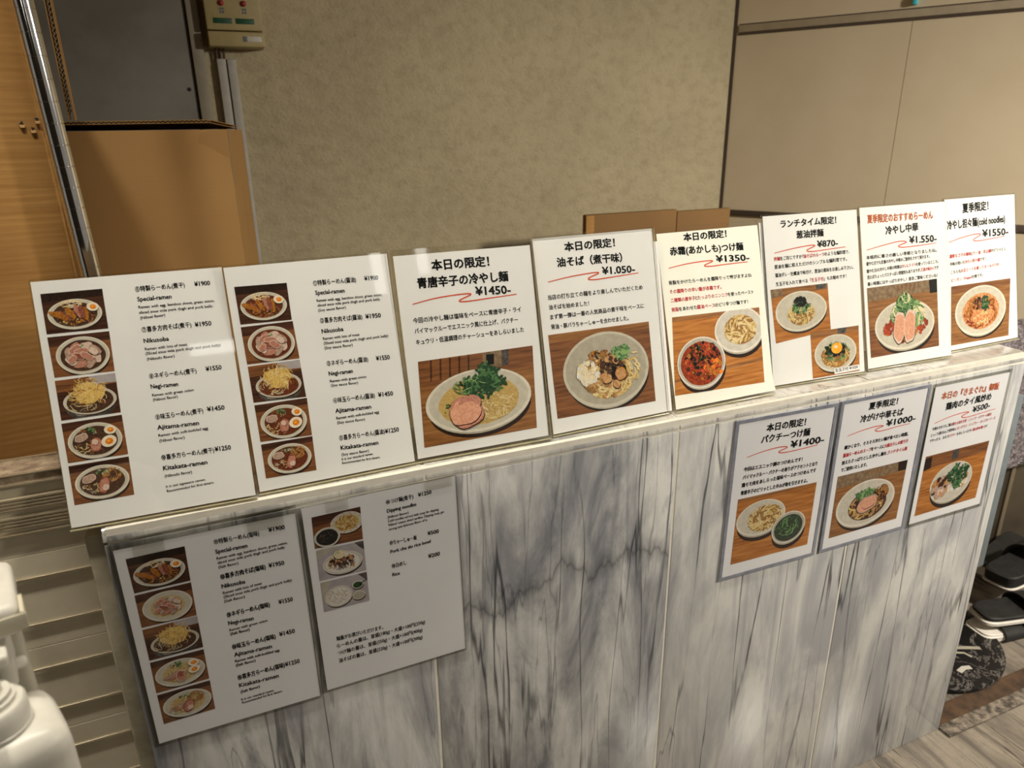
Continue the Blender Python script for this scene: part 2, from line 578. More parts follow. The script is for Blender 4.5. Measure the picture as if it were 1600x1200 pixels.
# picture-rail strip with its two shadow gaps, board seam, corner gap and low ledge
structure(wallmesh('trim_1', 0.02, 1.75, 1.741, 1.765, 0.0005, 0.006, M['trim'], 0.002))
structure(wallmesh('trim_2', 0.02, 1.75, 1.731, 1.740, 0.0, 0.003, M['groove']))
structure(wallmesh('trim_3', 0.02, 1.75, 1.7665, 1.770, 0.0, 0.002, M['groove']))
structure(wallmesh('trim_4', 0.614, 0.6165, 0.6, 1.731, 0.0, 0.0006, M['trim']))
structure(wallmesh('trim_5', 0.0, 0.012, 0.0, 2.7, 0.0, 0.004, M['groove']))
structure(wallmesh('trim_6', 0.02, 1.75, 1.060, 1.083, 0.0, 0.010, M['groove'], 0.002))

# grey door in the back wall, mostly behind the cartons
b = MB()
b.box(-0.95, 0.030, WALL_Y - 0.022, WALL_Y - 0.001, 0.01, 2.10, M['door_grey'], 0.002)
dr = structure(b.build('door_1'))
b = MB()
b.box(0.034, 0.066, WALL_Y - 0.034, WALL_Y - 0.001, 0.0, 2.14, M['door_frame'], 0.003)
b.box(-0.99, 0.066, WALL_Y - 0.034, WALL_Y - 0.001, 2.11, 2.15, M['door_frame'], 0.003)
structure(b.build('door_frame', dr))
b = MB()
b.lathe([(0.0, -0.002), (0.0055, -0.002), (0.0055, 0.0), (0.0, 0.0)], (0, 0, 0), M['dark_rubber'], 14)
o = b.build('door_bumper', dr); o.rotation_euler = (PI / 2, 0, 0); o.location = (0.012, WALL_Y - 0.0235, 1.528)
structure(o)

# ------------------------------------------------------------------ the marble counter
CX0, CX1, CD, ZT, ZN = -0.165, 1.4855, 0.145, 0.971, 0.951
JO = [-0.165, 0.2286, 0.6477, 1.0649, 1.4855]
counter = empty('marble_counter', (0.66, 0.07, 0), label='low counter wall clad in grey veined marble slabs with pale joints', cat='counter')
inv = Matrix.Translation((-0.66, -0.07, 0))


def cpart(mb, name):
    o = mb.build(name, counter); o.matrix_parent_inverse = inv
    return o


b = MB(); b.box(CX0 + 0.004, CX1 - 0.004, 0.0012, CD - 0.001, 0.0, ZT - 0.0015, M['grout'])
cpart(b, 'joint_grout')
G = 0.0024
for i in range(4):
    x0, x1 = JO[i] + (G if i else 0), JO[i + 1] - (G if i < 3 else 0)
    b = MB(); b.box(x0, x1, 0.0, 0.018, 0.0, ZN - 0.0015, M['marble'] if i < 2 else M['marble_pale'], 0.0012, 2)
    cpart(b, 'front_slab')
    # bullnose top slab
    r = 0.0165
    zb, yf = ZN + 0.0018, 0.0
    prof = [(CD, zb), (CD, ZT)] + [(yf + r - r * math.sin(math.radians(a)), ZT - r + r * math.cos(math.radians(a))) for a in range(0, 91, 9)]
    prof += [(yf, zb + 0.001), (yf + 0.001, zb)]
    b = MB(); b.prism(prof, x0, x1, M['nosing'], 'x', True)
    cpart(b, 'bullnose_top_slab')
b = MB(); b.box(CX1 - 0.004, CX1 + 0.125, 0.06, 0.078, 0.40, 0.84, M['blue_grey'], 0.002)
t = cpart(b, 'end_strip'); t['label'] = 'narrow blue-grey strip on the end of the counter'

# ------------------------------------------------------------------ steel shutter panel left of the counter
panel = empty('shutter_panel', (-0.55, 0.05, 0), label='dull beige steel panel of wide horizontal slats left of the marble counter', cat='shutter')
pinv = Matrix.Translation((0.55, -0.05, 0))


def ppart(mb, name):
    o = mb.build(name, panel); o.matrix_parent_inverse = pinv
    return o


PX0, PX1, PY = -0.95, -0.1870, 0.050
edges = [0.963 - 0.0655 * i for i in range(15)]
zt = 0.985
for i in range(len(edges) - 1):
    z1, z0 = edges[i], edges[i + 1]
    b = MB()
    # sloping slat face with a folded lip at its foot
    prof = [(PY + 0.002, z1 - 0.0045), (PY + 0.001, (z0 + z1) / 2 + 0.0008), (PY + 0.0022, (z0 + z1) / 2), (PY + 0.0008, (z0 + z1) / 2 - 0.0006),
            (PY, z0 + 0.004), (PY + 0.02, z0 + 0.004), (PY + 0.02, z1 - 0.0045)]
    if i % 2 == 1:
        prof = [(PY + 0.002, z1 - 0.0045), (PY, z0 + 0.004), (PY + 0.02, z0 + 0.004), (PY + 0.02, z1 - 0.0045)]
    b.prism(prof, PX0, PX1, M['steel'])
    s_ = ppart(b, 'slat')
    b = MB()
    b.box(PX0, PX1, PY - 0.0028, PY + 0.018, z0 + 0.001, z0 + 0.0038, M['steel_edge'], 0.0008)
    b.box(PX0, PX1, PY - 0.0012, PY + 0.018, z0 - 0.0045, z0 + 0.001, M['steel'])
    b.build('slat_lip', s_)
b = MB()
b.box(PX0, PX1, PY, PY + 0.02, 0.9585, 0.985, M['steel'])
b.box(PX0, PX1, PY - 0.005, PY + 0.018, 0.9605, 0.9635, M['steel_edge'], 0.0008)
for zc in (1.0075, 0.9835):
    for k in range(4):
        b.box(PX0, PX1, PY - 0.0045, PY + 0.01, zc - 0.0042 * k - 0.0016, zc - 0.0042 * k + 0.0010, M['steel_edge'], 0.0006)
    b.box(PX0, PX1, PY - 0.002, PY + 0.012, zc - 0.0165, zc + 0.002, M['steel'])
b.box(PX0, PX1, PY + 0.001, PY + 0.02, 0.985, 1.0295, M['steel'])
ppart(b, 'ribbed_rail')
b = MB()
b.box(PX0, PX1 + 0.001, PY - 0.003, PY + 0.045, 1.0255, 1.0385, M['rust'], 0.001)
b.box(PX0, PX1 + 0.001, PY - 0.005, PY - 0.002, 1.0240, 1.0275, M['steel_edge'], 0.0006)
b.box(PX0, PX1 + 0.001, PY + 0.043, PY + 0.046, 1.0385, 1.0410, M['steel_edge'], 0.0008)
b.box(PX0, PX1 + 0.001, PY - 0.005, PY - 0.001, 1.0372, 1.0396, M['steel_edge'], 0.0008)
ppart(b, 'top_rail')
b = MB()
b.box(-0.1865, -0.1665, 0.016, 0.085, 0.0, 0.957, M['steel_post'], 0.002)
ppart(b, 'end_post')

# ------------------------------------------------------------------ cartons behind the counter


def zigzag(mb, p0, p1, thick, pitch, m, y, dy):
    """cut edge of corrugated board: two liners and the wave between (in the x-z plane)"""
    p0 = Vector(p0); p1 = Vector(p1); d = (p1 - p0); L = d.length; d.normalize()
    nrm = Vector((-d.z, 0, d.x))
    n = int(L / pitch * 4)
    for k in range(n):
        a = p0 + d * (L * k / n); c = p0 + d * (L * (k + 1) / n)
        ta = math.sin(k * PI / 2) * thick * 0.4; tc = math.sin((k + 1) * PI / 2) * thick * 0.4
        w = thick * 0.12
        vs = []
        for q, t_ in ((a, ta), (c, tc)):
            for sgn in (-1, 1):
                for yy in (y, y + dy):
                    v = q + nrm * (t_ + sgn * w); vs.append((v.x, yy, v.z))
        mb.add(vs, [(0, 2, 6, 4), (1, 3, 7, 5), (2, 3, 7, 6), (0, 1, 5, 4), (0, 1, 3, 2), (4, 5, 7, 6)], m)


# near left: tall carton of ribbed board
ct = empty('cardboard_carton', (-0.170, 0.25, 0), (0, 0, math.radians(10)), 'tall ribbed brown carton at the left edge, punched with small holes', 'carton', 'cartons behind the counter')
b = MB(); b.box(-0.50, 0.0, 0.0, 0.34, 0.0, 1.69, M['carton'], 0.005, 3)
b.build('carton_body', ct)
for hx, hz, sc_ in ((-0.0235, 1.4215, 1.0), (-0.0130, 1.4150, 0.9), (-0.0065, 1.4260, 1.0)):
    b = MB()
    pts = []
    for k in range(12):
        a = 2 * PI * k / 12; rr = 0.0032 * sc_ * (1 + 0.35 * math.sin(3 * a + hx * 900))
        pts.append((hx + rr * math.cos(a), hz + rr * 1.1 * math.sin(a)))
    b.add([(x, -0.0006, z) for x, z in pts], [list(range(12))], M['flute'])
    b.add([(x * 0.55 + hx * 0.45, -0.0009, z * 0.55 + hz * 0.45 + 0.001) for x, z in pts], [list(range(12))], M['carton_shade'])
    b.add([(hx - 0.0032, -0.0010, hz - 0.001), (hx + 0.0032, -0.0010, hz - 0.001), (hx + 0.0022, -0.0034, hz - 0.0042), (hx - 0.0022, -0.0034, hz - 0.0042)], [(0, 1, 2, 3)], M['carton_smooth'])
    b.build('punched_hole', ct)
b = MB(); b.box(-0.495, -0.006, -0.0012, 0.0, 0.973, 0.975, M['carton_shade']); b.build('fold_crease', ct)  # crease drawn as a strip in the painted shade tone

# behind it: open-topped carton turned a little
TH = math.radians(-8.0)
cr = empty('cardboard_carton', (0.063, 0.70, 0), (0, 0, TH), 'smooth brown carton with taped corner, its flap raised, behind the chrome pole', 'carton', 'cartons behind the counter')
W_, Dp, Ht, th = 0.52, 0.34, 1.414, 0.005
b = MB()
b.box(-W_, 0, 0, th, 0, Ht, M['carton_smooth'], 0.002)
b.box(-W_, 0, Dp - th, Dp, 0, Ht, M['carton_smooth'], 0.002)
b.box(-W_, -W_ + th, th, Dp - th, 0, Ht, M['carton_smooth'])
b.box(-th, 0, th, Dp - th, 0, Ht, M['carton_smooth'])
b.box(-W_ + th, -th, th, Dp - th, 0, 0.01, M['carton_smooth'])
b.box(-W_ + th, -th, th, Dp - th, Ht - 0.03, Ht - 0.026, M['carton_shade'])  # dark sheet stands in for the shade inside the open carton
b.build('carton_body', cr)
b = MB()
fl = [(-W_, 0.012, Ht + 0.010), (-0.03, 0.012, Ht + 0.012), (-0.008, Dp, Ht + 0.002), (-W_, Dp, Ht + 0.002)]
vs = [Vector(v) for v in fl] + [Vector(v) + Vector((0, 0, 0.0012)) for v in fl]
vs += [Vector(v) + Vector((0, 0, 0.0050)) for v in fl] + [Vector(v) + Vector((0, 0, 0.0062)) for v in fl]
for q in (0, 8):
    b.add(vs[q:q + 8], [(0, 1, 2, 3), (4, 5, 6, 7), (0, 1, 5, 4), (1, 2, 6, 5), (2, 3, 7, 6), (3, 0, 4, 7)], M['carton_smooth'])
zigzag(b, (-W_, 0, Ht + 0.0131), (-0.03, 0, Ht + 0.0151), 0.0040, 0.0085, M['flute'], 0.012, 0.02)
b.build('top_flap', cr)
b = MB()   # crumpled clear tape wrapped over the near corner
tp = [(-0.055, -0.0010, Ht - 0.022), (-0.032, -0.0022, Ht - 0.034), (-0.004, -0.0016, Ht - 0.052), (0.0012, -0.001, Ht - 0.10),
      (0.0016, 0.03, Ht - 0.10), (0.0018, 0.035, Ht + 0.001), (0.0016, -0.0012, Ht + 0.001), (-0.020, -0.0018, Ht + 0.0016), (-0.050, -0.0014, Ht - 0.008)]
b.add(tp, [(0, 1, 2, 7, 8), (2, 3, 6, 7), (3, 4, 5, 6)], M['tape_clear'])
b.build('clear_tape', cr)
b = MB()   # the flap standing up on its left side, seen edge on
zigzag(b, (-0.272, 0, Ht + 0.03), (-0.267, 0, Ht + 0.34), 0.005, 0.0085, M['flute'], 0.02, 0.012)
b.box(-0.2755, -0.2740, 0.02, 0.032, Ht + 0.02, Ht + 0.34, M['carton_smooth'])
b.box(-0.2655, -0.2640, 0.02, 0.032, Ht + 0.02, Ht + 0.34, M['carton_smooth'])
b.build('side_flap', cr)

# low carton seen over the tops of the stands
cs = empty('cardboard_carton', (1.40, 1.20, 0), label='flattened brown carton standing by the back wall, its top edge over the menu stands', cat='carton', group='cartons behind the counter')
b = MB()
b.box(-0.275, 0.075, 0.0, 0.022, 0.0, 1.143, M['carton_dark'], 0.003)
b.box(0.078, 0.30, 0.002, 0.022, 0.0, 1.136, M['carton_dark'], 0.003)
b.build('carton_body', cs)
b = MB(); b.box(-0.275, -0.245, -0.0035, -0.0005, 0.0, 1.141, M['carton'], 0.001); b.build('glued_edge', cs)

# chrome pole of a wire rack, ringed every inch
pole = empty('chrome_rack_pole', (-0.153, 0.245, 0), label='ringed chrome pole of a wire rack beside the tall left carton', cat='pole')
pole.rotation_euler = (0, math.radians(-2.0), 0)
pole.location = (-0.107, 0.225, 0)
b = MB()
prof = [(0.0, 0.0)]
z = 0.0
while z < 1.95:
    prof += [(0.0125, z), (0.0125, z + 0.0240), (0.0117, z + 0.0243), (0.0117, z + 0.0250)]
    z += 0.0254
prof += [(0.0, z)]
b.lathe(prof, (0, 0, 0.0), M['chrome'], 40)
b.build('tube', pole)
b = MB(); b.lathe([(0.0, 0.0), (0.018, 0.0), (0.020, 0.006), (0.014, 0.018), (0.0, 0.018)], (0, 0, 0), M['dark_rubber'], 24); b.build('foot', pole)

# ------------------------------------------------------------------ switch box and trunking on the back wall
sw = empty('switch_box', (0.157, WALL_Y, 1.637), label='olive beige control box with red lamps and green labels on the rough wall', cat='control box')
b = MB(); b.box(-0.076, 0.076, -0.075, -0.002, 0.045, 0.42, M['switch_case'], 0.004, 3)
b.build('case', sw)
b = MB(); b.box(-0.076, 0.077, -0.079, -0.002, 0.002, 0.042, M['switch_case'], 0.004, 3); b.build('terminal_cover', sw)
for x in (-0.030, 0.030):
    b = MB(); b.lathe([(0.0, 0.0), (0.0075, 0.0), (0.0075, 0.004), (0.005, 0.007), (0.0, 0.008)], (0, 0, 0), M['red_lamp'], 20)
    o = b.build('red_lamp', sw); o.rotation_euler = (PI / 2, 0, 0); o.location = (x, -0.075, 0.114)
    b = MB()
    for k in range(2):
        for q in range(2):
            b.box(x - 0.006 + 0.007 * q, x - 0.001 + 0.007 * q, -0.0757, -0.0750, 0.088 + 0.008 * k, 0.094 + 0.008 * k, M['grey_lamp'])
    b.build('lamp_caption', sw)
    b = MB(); b.box(x - 0.026, x + 0.024, -0.0765, -0.0752, 0.062, 0.076, M['green_label'], 0.0005); b.build('green_label', sw)
    b = MB(); b.lathe([(0.0, 0.0), (0.015, 0.0), (0.015, 0.006), (0.011, 0.014), (0.0, 0.015)], (0, 0, 0), M['knob'], 28)
    b.box(-0.002, 0.002, -0.010, 0.010, 0.012, 0.018, M['white_label'])
    o = b.build('push_button', sw); o.rotation_euler = (PI / 2, 0, 0); o.location = (x, -0.075, 0.160)
b = MB(); b.box(0.028, 0.068, -0.0803, -0.0790, 0.016, 0.030, M['white_label'], 0.0005); b.box(0.018, 0.0265, -0.0803, -0.0790, 0.016, 0.030, M['grey_lamp']); b.build('name_plate', sw)
b = MB()
for x in (-0.058, -0.048, -0.038):
    b.tube([(x, -0.02, 0.004), (x + 0.001, -0.018, -0.012), (x, -0.016, -0.032)], 0.0035, M['brown_strip'], 8)
b.build('cable', sw)
for i, (x0, lab) in enumerate(((0.0975, 'grey cable trunking below the control box, nearer the door'), (0.1255, 'grey cable trunking below the control box, nearer the open wall'))):
    c = empty('cable_trunking', (x0 + 0.0125, WALL_Y, 0.0), label=lab, cat='cable trunking', group='cable trunking below the control box')
    b = MB(); b.box(-0.0125, 0.0125, -0.022, -0.001, 0.0, 1.612, M['duct'], 0.003, 2); b.build('channel', c)
    b = MB(); b.box(-0.0115, 0.0115, -0.0245, -0.0215, 0.0, 1.597, M['duct'], 0.001, 2); b.build('snap_cover', c)
pg = tag(wallmesh('wall_peg', 0.607, 0.621, 1.777, 1.80, 0.0, 0.022, M['teal'], 0.004), 'small turquoise peg on the right wall above the rail', 'peg')

# ------------------------------------------------------------------ nook beyond the right end
b = MB(); b.box(1.487, 3.2, -0.030, 0.004, -0.001, 0.006, M['stone_rough'], 0.0015); structure(b.build('trim_7'))
b = MB(); b.box(1.487, 3.2, 0.004, 0.055, -0.001, 0.0012, M['brown_strip']); structure(b.build('trim_8'))
bd = empty('dark_board', (2.30, 0.475, 0), label='dark brown board standing in the nook behind the slippers', cat='board')
b = MB(); b.box(-0.60, 0.27, 0.0, 0.03, 0.0, 0.52, M['dark_wood'], 0.003); b.build('panel', bd)
b = MB(); b.box(0.055, 0.075, -0.006, 0.001, 0.0, 0.50, M['dark_wood_edge'], 0.002); b.build('batten', bd)

# shaggy purple-grey mat draped over the board
b = MB()
nx, nz = 60, 44
for side in (0, 1):
    vs = []
    for j in range(nz + 1):
        for i in range(nx + 1):
            x = 1.95 + 0.61 * i / nx; zz = 0.372 + 0.48 * j / nz
            nv = noise.noise(Vector((x * 60, zz * 60, side * 3.1))) * 0.006 + noise.noise(Vector((x * 23, zz * 23, 5))) * 0.006
            if j == 0:
                zz += 0.006 * noise.noise(Vector((x * 40, 0, 9)))
            edge = 1 - max(0, 1 - min(i, nx - i) / 4) ** 2 * 0.8 - max(0, 1 - min(j, nz - j) / 4) ** 2 * 0.0
            yy = 0.435 - (0.020 * edge + nv if side == 0 else -0.026)
            vs.append((x, yy, zz))
    fs = [(j * (nx + 1) + i, j * (nx + 1) + i + 1, (j + 1) * (nx + 1) + i + 1, (j + 1) * (nx + 1) + i) for j in range(nz) for i in range(nx)]
    b.add(vs, fs, M['fuzz'], True)
n1 = (nx + 1) * (nz + 1)
ring = [i for i in range(nx + 1)] + [j * (nx + 1) + nx for j in range(1, nz + 1)] + [nz * (nx + 1) + i for i in range(nx - 1, -1, -1)] + [j * (nx + 1) for j in range(nz - 1, 0, -1)]
for a_, c_ in zip(ring, ring[1:] + ring[:1]):
    b.f.append([a_, c_, n1 + c_, n1 + a_]); b.mi.append(0); b.smooth.append(True)
tag(b.build('shaggy_mat'), 'purple-grey shaggy mat hanging over the dark board', 'mat')

# round black marble disc lying on the floor
dd = empty('round_slab', (1.722, 0.268, 0), label='round black marble slab with white veins lying on the floor', cat='slab')
b = MB(); b.lathe([(0.0, 0.0), (0.222, 0.0), (0.226, 0.004), (0.226, 0.014), (0.223, 0.0175), (0.0, 0.018)], (0, 0, 0), M['black_marble'], 72); b.build('disc', dd)


def curve_ribbon(mb, pts, w, z, m):
    P = [Vector((p[0], p[1])) for p in pts]; vs = []; fs = []
    for i, p in enumerate(P):
        d = (P[min(i + 1, len(P) - 1)] - P[max(i - 1, 0)]).normalized()
        nn = Vector((-d.y, d.x)) * w
        vs += [(p.x + nn.x, p.y + nn.y, z), (p.x - nn.x, p.y - nn.y, z)]
    for i in range(len(P) - 1):
        fs.append((2 * i, 2 * i + 1, 2 * i + 3, 2 * i + 2))
    mb.add(vs, fs, m)


b = MB()
curve_ribbon(b, [(-0.20, -0.035), (-0.10, -0.06), (0.0, -0.075), (0.08, -0.11), (0.11, -0.125)], 0.006, 0.0184, M['grey_plastic'])
curve_ribbon(b, [(0.02, -0.085), (0.03, -0.11), (0.05, -0.12), (0.055, -0.14)], 0.004, 0.0185, M['grey_plastic'])
curve_ribbon(b, [(-0.03, -0.165), (-0.005, -0.16), (0.015, -0.166)], 0.007, 0.0185, M['white_label'])
b.build('white_vein', dd)


# slippers heaped by the dark board
def outline(L, W, n=36):
    pts = []
    for k in range(n):
        a = 2 * PI * k / n
        c, s_ = math.cos(a), math.sin(a)
        x = L / 2 * math.copysign(abs(c) ** 0.42, c)
        w = W / 2 * (1.0 - 0.12 * math.cos(PI * (x / L)) + 0.06 * x / (L / 2))
        pts.append((x, w * math.copysign(abs(s_) ** 0.42, s_)))
    return pts


def solid(mb, pts, z0, z1, m, ins=0.003):
    n = len(pts)
    lev = [(z0, 1 - ins / 0.05), (z0 + ins, 1.0), (z1 - ins, 1.0), (z1, 1 - ins / 0.05)]
    vs = [(x * q, y * q, zz) for zz, q in lev for x, y in pts]
    fs = [(j * n + i, j * n + (i + 1) % n, (j + 1) * n + (i + 1) % n, (j + 1) * n + i) for j in range(3) for i in range(n)]
    mb.add(vs, fs, m, True)
    mb.add(vs, [list(range(n))[::-1], [3 * n + i for i in range(n)]], m)


def slipper(loc, rot, label, L=0.27, W=0.105, strap=True, black=0.013, white=0.016, arch=0.045, pale=False, s0=-0.02):
    r = empty('slipper', loc, rot, label, 'slipper', 'slippers heaped in the nook')
    b = MB(); solid(b, outline(L, W), 0.0, white, M['white_sole']); b.build('sole', r)
    b = MB(); solid(b, outline(L * 0.96, W * 0.92), white, white + black, M['white_sole'] if pale else M['black_foam']); b.build('footbed', r)
    if strap:
        b = MB(); vs = []; n = 14; k = 7
        for sh in (0.0, 0.005):
            for j in range(k + 1):
                x = L * s0 + L * 0.34 * j / k
                for i in range(n + 1):
                    a = PI * i / n
                    hh = arch - min(0.012, arch * 0.2) * j / k
                    vs.append((x + 0.01 * math.sin(a), (W * 0.50 + sh) * math.cos(a), white * 0.4 + (hh + black + sh) * math.sin(a) ** 0.7))
        N = (n + 1) * (k + 1)
        fs = [(q + j * (n + 1) + i, q + j * (n + 1) + i + 1, q + (j + 1) * (n + 1) + i + 1, q + (j + 1) * (n + 1) + i) for q in (0, N) for j in range(k) for i in range(n)]
        for j in (0, k):
            fs += [(j * (n + 1) + i, j * (n + 1) + i + 1, N + j * (n + 1) + i + 1, N + j * (n + 1) + i) for i in range(n)]
        b.add(vs, fs, M['black_foam'], True)
        b.build('strap', r)
    return r


slipper((2.020, 0.185, 0.001), (0, 0, math.radians(-6.5)), 'bottom slipper of the heap, pale footbed and low black strap', black=0.004, white=0.020, arch=0.022, pale=True, s0=-0.30)
slipper((2.036, 0.183, 0.046), (math.radians(2), math.radians(-1), math.radians(-14)), 'black slipper with white sole rim in the middle of the heap', white=0.014, arch=0.032)
slipper((2.178, 0.270, 0.100), (math.radians(-3), math.radians(-4), math.radians(3)), 'uppermost black slipper of the heap, thick and dark', L=0.28, W=0.120, black=0.036, white=0.003, arch=0.04)
slipper((2.270, 0.392, 0.040), (math.radians(4), math.radians(-4), math.radians(9)), 'white-soled slipper poking out behind the uppermost black one', strap=False, white=0.032, black=0.008)

# ------------------------------------------------------------------ hand sanitiser stand and bottle at the left edge
st = empty('dispenser_stand', (-0.224, -0.318, 0), (0, 0, math.radians(14)), label='white hand dispenser stand with taped cap at the lower left edge', cat='dispenser stand')
b = MB(); b.box(-0.075, 0.052, 0.0, 0.030, 0.02, 1.085, M['grey_plastic'], 0.006, 3); b.build('back_column', st)
b = MB(); b.box(-0.075, 0.057, -0.045, 0.030, 1.078, 1.103, M['white_plastic'], 0.007, 4); b.build('cap', st)
b = MB(); b.box(-0.060, 0.045, -0.0385, -0.004, 1.045, 1.0775, M['white_plastic'], 0.004, 3); b.build('press_block', st)
b = MB()
b.box(-0.060, 0.045, -0.060, -0.040, 1.0665, 1.0765, M['white_plastic'], 0.003, 3)
b.box(0.036, 0.046, -0.045, 0.0, 1.040, 1.0765, M['white_plastic'], 0.002)
b.build('press_arm', st)
b = MB(); b.lathe([(0.0, 0.0), (0.0045, 0.0), (0.0045, 0.006), (0.003, 0.008), (0.0, 0.008)], (0, 0, 0), M['white_plastic'], 16)
o = b.build('pivot_pin', st); o.rotation_euler = (0, PI / 2, 0); o.location = (0.045, -0.030, 1.048)
b = MB(); b.box(-0.03, 0.0605, -0.0463, -0.0448, 1.083, 1.0955, M['tape'], 0.0003); b.box(0.0572, 0.0600, -0.0455, -0.020, 1.083, 1.0965, M['tape'], 0.0003); b.build('masking_tape', st)
b = MB(); b.box(-0.09, 0.085, -0.115, 0.0, 0.800, 0.812, M['grey_plastic'], 0.003); b.build('tray', st)
b = MB(); b.box(-0.14, 0.14, -0.16, 0.10, 0.0, 0.02, M['grey_plastic'], 0.006); b.build('base_plate', st)

bt = empty('sanitiser_bottle', (-0.1800, -0.378, 0.8125), (0, 0, math.radians(22)), 'white square pump bottle standing in the dispenser stand', 'pump bottle')
b = MB()
n = 48
prof = [(0.035, 0.0), (0.038, 0.004), (0.038, 0.196), (0.0372, 0.206), (0.034, 0.213), (0.026, 0.2175), (0.0185, 0.2195), (0.0185, 0.226)]
vs = []; fs = []
for r_, z in prof:
    sq = 1.0 if r_ > 0.026 else (r_ - 0.0185) / 0.0075
    for k in range(n):
        a = 2 * PI * k / n; c, s_ = math.cos(a), math.sin(a)
        e = 5.5
        q = (abs(c) ** e + abs(s_) ** e) ** (-1 / e)
        q = q * sq + (1 - sq)
        vs.append((r_ * q * c, r_ * q * s_ * 0.9, z))
for j in range(len(prof) - 1):
    for k in range(n):
        fs.append((j * n + k, j * n + (k + 1) % n, (j + 1) * n + (k + 1) % n, (j + 1) * n + k))
fs.append(list(range(n))[::-1])
b.add(vs, fs, M['white_plastic'], True)
b.build('bottle_body', bt)
b = MB()
b.lathe([(0.0, 0.2195), (0.0225, 0.2195), (0.0225, 0.2205), (0.0215, 0.221), (0.0215, 0.236), (0.020, 0.238), (0.0165, 0.2385), (0.0165, 0.242), (0.0145, 0.2425), (0.0145, 0.246), (0.0, 0.2465)], (0, 0, 0), M['white_plastic'], 48)
b.build('screw_collar', bt)
b = MB()
b.lathe([(0.0, 0.246), (0.010, 0.246), (0.010, 0.252), (0.0, 0.253)], (0, 0, 0), M['white_plastic'], 24)
b.tube([(0, -0.006, 0.249), (-0.006, -0.030, 0.249), (-0.008, -0.040, 0.245)], [0.004, 0.0035, 0.003], M['white_plastic'], 12)
b.build('pump_head', bt)

# ------------------------------------------------------------------ printing: text and photographs
FONT_TMP = D.curves.new('lettering', 'FONT')
TMP = D.objects.new('lettering', FONT_TMP)
COL.objects.link(TMP)
FONT_TMP.resolution_u = 2
FONT_TMP.fill_mode = 'FRONT'
CACHE = {}


def glyphs(text, bold):
    """outline mesh of one line of text at size 1: verts, faces, glyph index per face"""
    key = (text, bold)
    if key in CACHE:
        return CACHE[key]
    FONT_TMP.body = text
    FONT_TMP.size = 1.0
    FONT_TMP.offset = bold
    dg = bpy.context.evaluated_depsgraph_get()
    dg.update()
    me = D.meshes.new_from_object(TMP.evaluated_get(dg), preserve_all_data_layers=False, depsgraph=dg)
    vs = [(v.co.x, v.co.y) for v in me.vertices]
    fs = [list(p.vertices) for p in me.polygons]
    D.meshes.remove(me)
    CACHE[key] = (vs, fs)
    return CACHE[key]


def runs(text, code, base):
    """'r7k1r9' -> [(substring, colour)]"""
    if len(code) == 1:
        return [(text, code)]
    out = []; i = 0; k = 0
    last = None
    while i < len(code):
        c = code[i]; i += 1; nstr = ''
        while i < len(code) and code[i].isdigit():
            nstr += code[i]; i += 1
        nn = int(nstr)
        out.append((text[k:k + nn], c)); k += nn; last = c
    if k < len(text):
        out.append((text[k:], 'k' if last == 'r' else 'r'))
    return out


INK = {'k': 'ink', 'r': 'ink_red', 'o': 'ink_orange'}


def is_cjk(t):
    return any(ord(c) > 0x2000 for c in t)


def put_line(mb, text, x0, y0, x1, y1, h, code, bend, mm=0.001, y=-0.00030):
    bold = 0.0
    e = (0.036 if h > 7.5 else 0.022) if is_cjk(text) else (0.030 if h > 4.2 else 0.016)
    strikes = [(0, 0), (e, 0), (-e, 0), (0, e * 0.8), (0, -e * 0.8)]
    if h > 7.5:
        strikes += [(a * e * 0.75, c_ * e * 0.75) for a in (-1, 1) for c_ in (-1, 1)]
    parts = []
    w = 0.0
    for sub, c in runs(text, code, 'k'):
        vs, fs = glyphs(sub, bold)
        adv = 0.0
        if vs:
            xs = [v[0] for v in vs]
            lead = 0.04 if parts else 0.0
            parts.append((vs, fs, c, w + lead - min(xs)))
            w += lead + max(xs) - min(xs)
    if not parts:
        return
    ys = sorted(v[1] for p in parts for v in p[0])
    if is_cjk(text) and not text.startswith('¥'):
        lo, hi = -0.10, 0.80
    else:
        lo, hi = 0.0, (0.73 if not text.startswith('¥') else 0.73)
    sx = (x1 - x0) / w
    sy = h / (hi - lo)
    for vs, fs, c, off in parts:
        # heavy pop lettering: the thin face struck several times, slightly shifted
        for si, (jx, jy) in enumerate(strikes):
            out = []
            for vx, vy in vs:
                f = (vx + off) / w
                X = x0 + (vx + off + jx) * sx
                Z = y0 + (y1 - y0) * f + (vy - lo + jy) * sy
                X *= mm; Z *= mm
                out.append((X, y - si * 5e-6 + bend(X, Z), Z))
            mb.add(out, fs, M[INK[c]])


def ribbon(pts, w, taper=False):
    """smoothed ribbon outline quads through pts; returns list of quads"""
    P = [Vector((p[0], p[1])) for p in pts]
    S = []
    for i in range(len(P) - 1):
        p0 = P[max(i - 1, 0)]; p1 = P[i]; p2 = P[i + 1]; p3 = P[min(i + 2, len(P) - 1)]
        for k in range(5):
            t = k / 5
            S.append(0.5 * ((2 * p1) + (p2 - p0) * t + (2 * p0 - 5 * p1 + 4 * p2 - p3) * t * t + (3 * p1 - p0 - 3 * p2 + p3) * t ** 3))
    S.append(P[-1])
    L = []; n = len(S)
    for i, p in enumerate(S):
        d = (S[min(i + 1, n - 1)] - S[max(i - 1, 0)])
        if d.length < 1e-9:
            d = Vector((1, 0))
        d.normalize()
        ww = w * (1 if not taper else (0.45 + 0.55 * math.sin(PI * (0.12 + 0.76 * i / (n - 1)))))
        nn = Vector((-d.y, d.x)) * ww / 2
        L.append((p + nn, p - nn))
    return [(L[i][0], L[i][1], L[i + 1][1], L[i + 1][0]) for i in range(n - 1)]


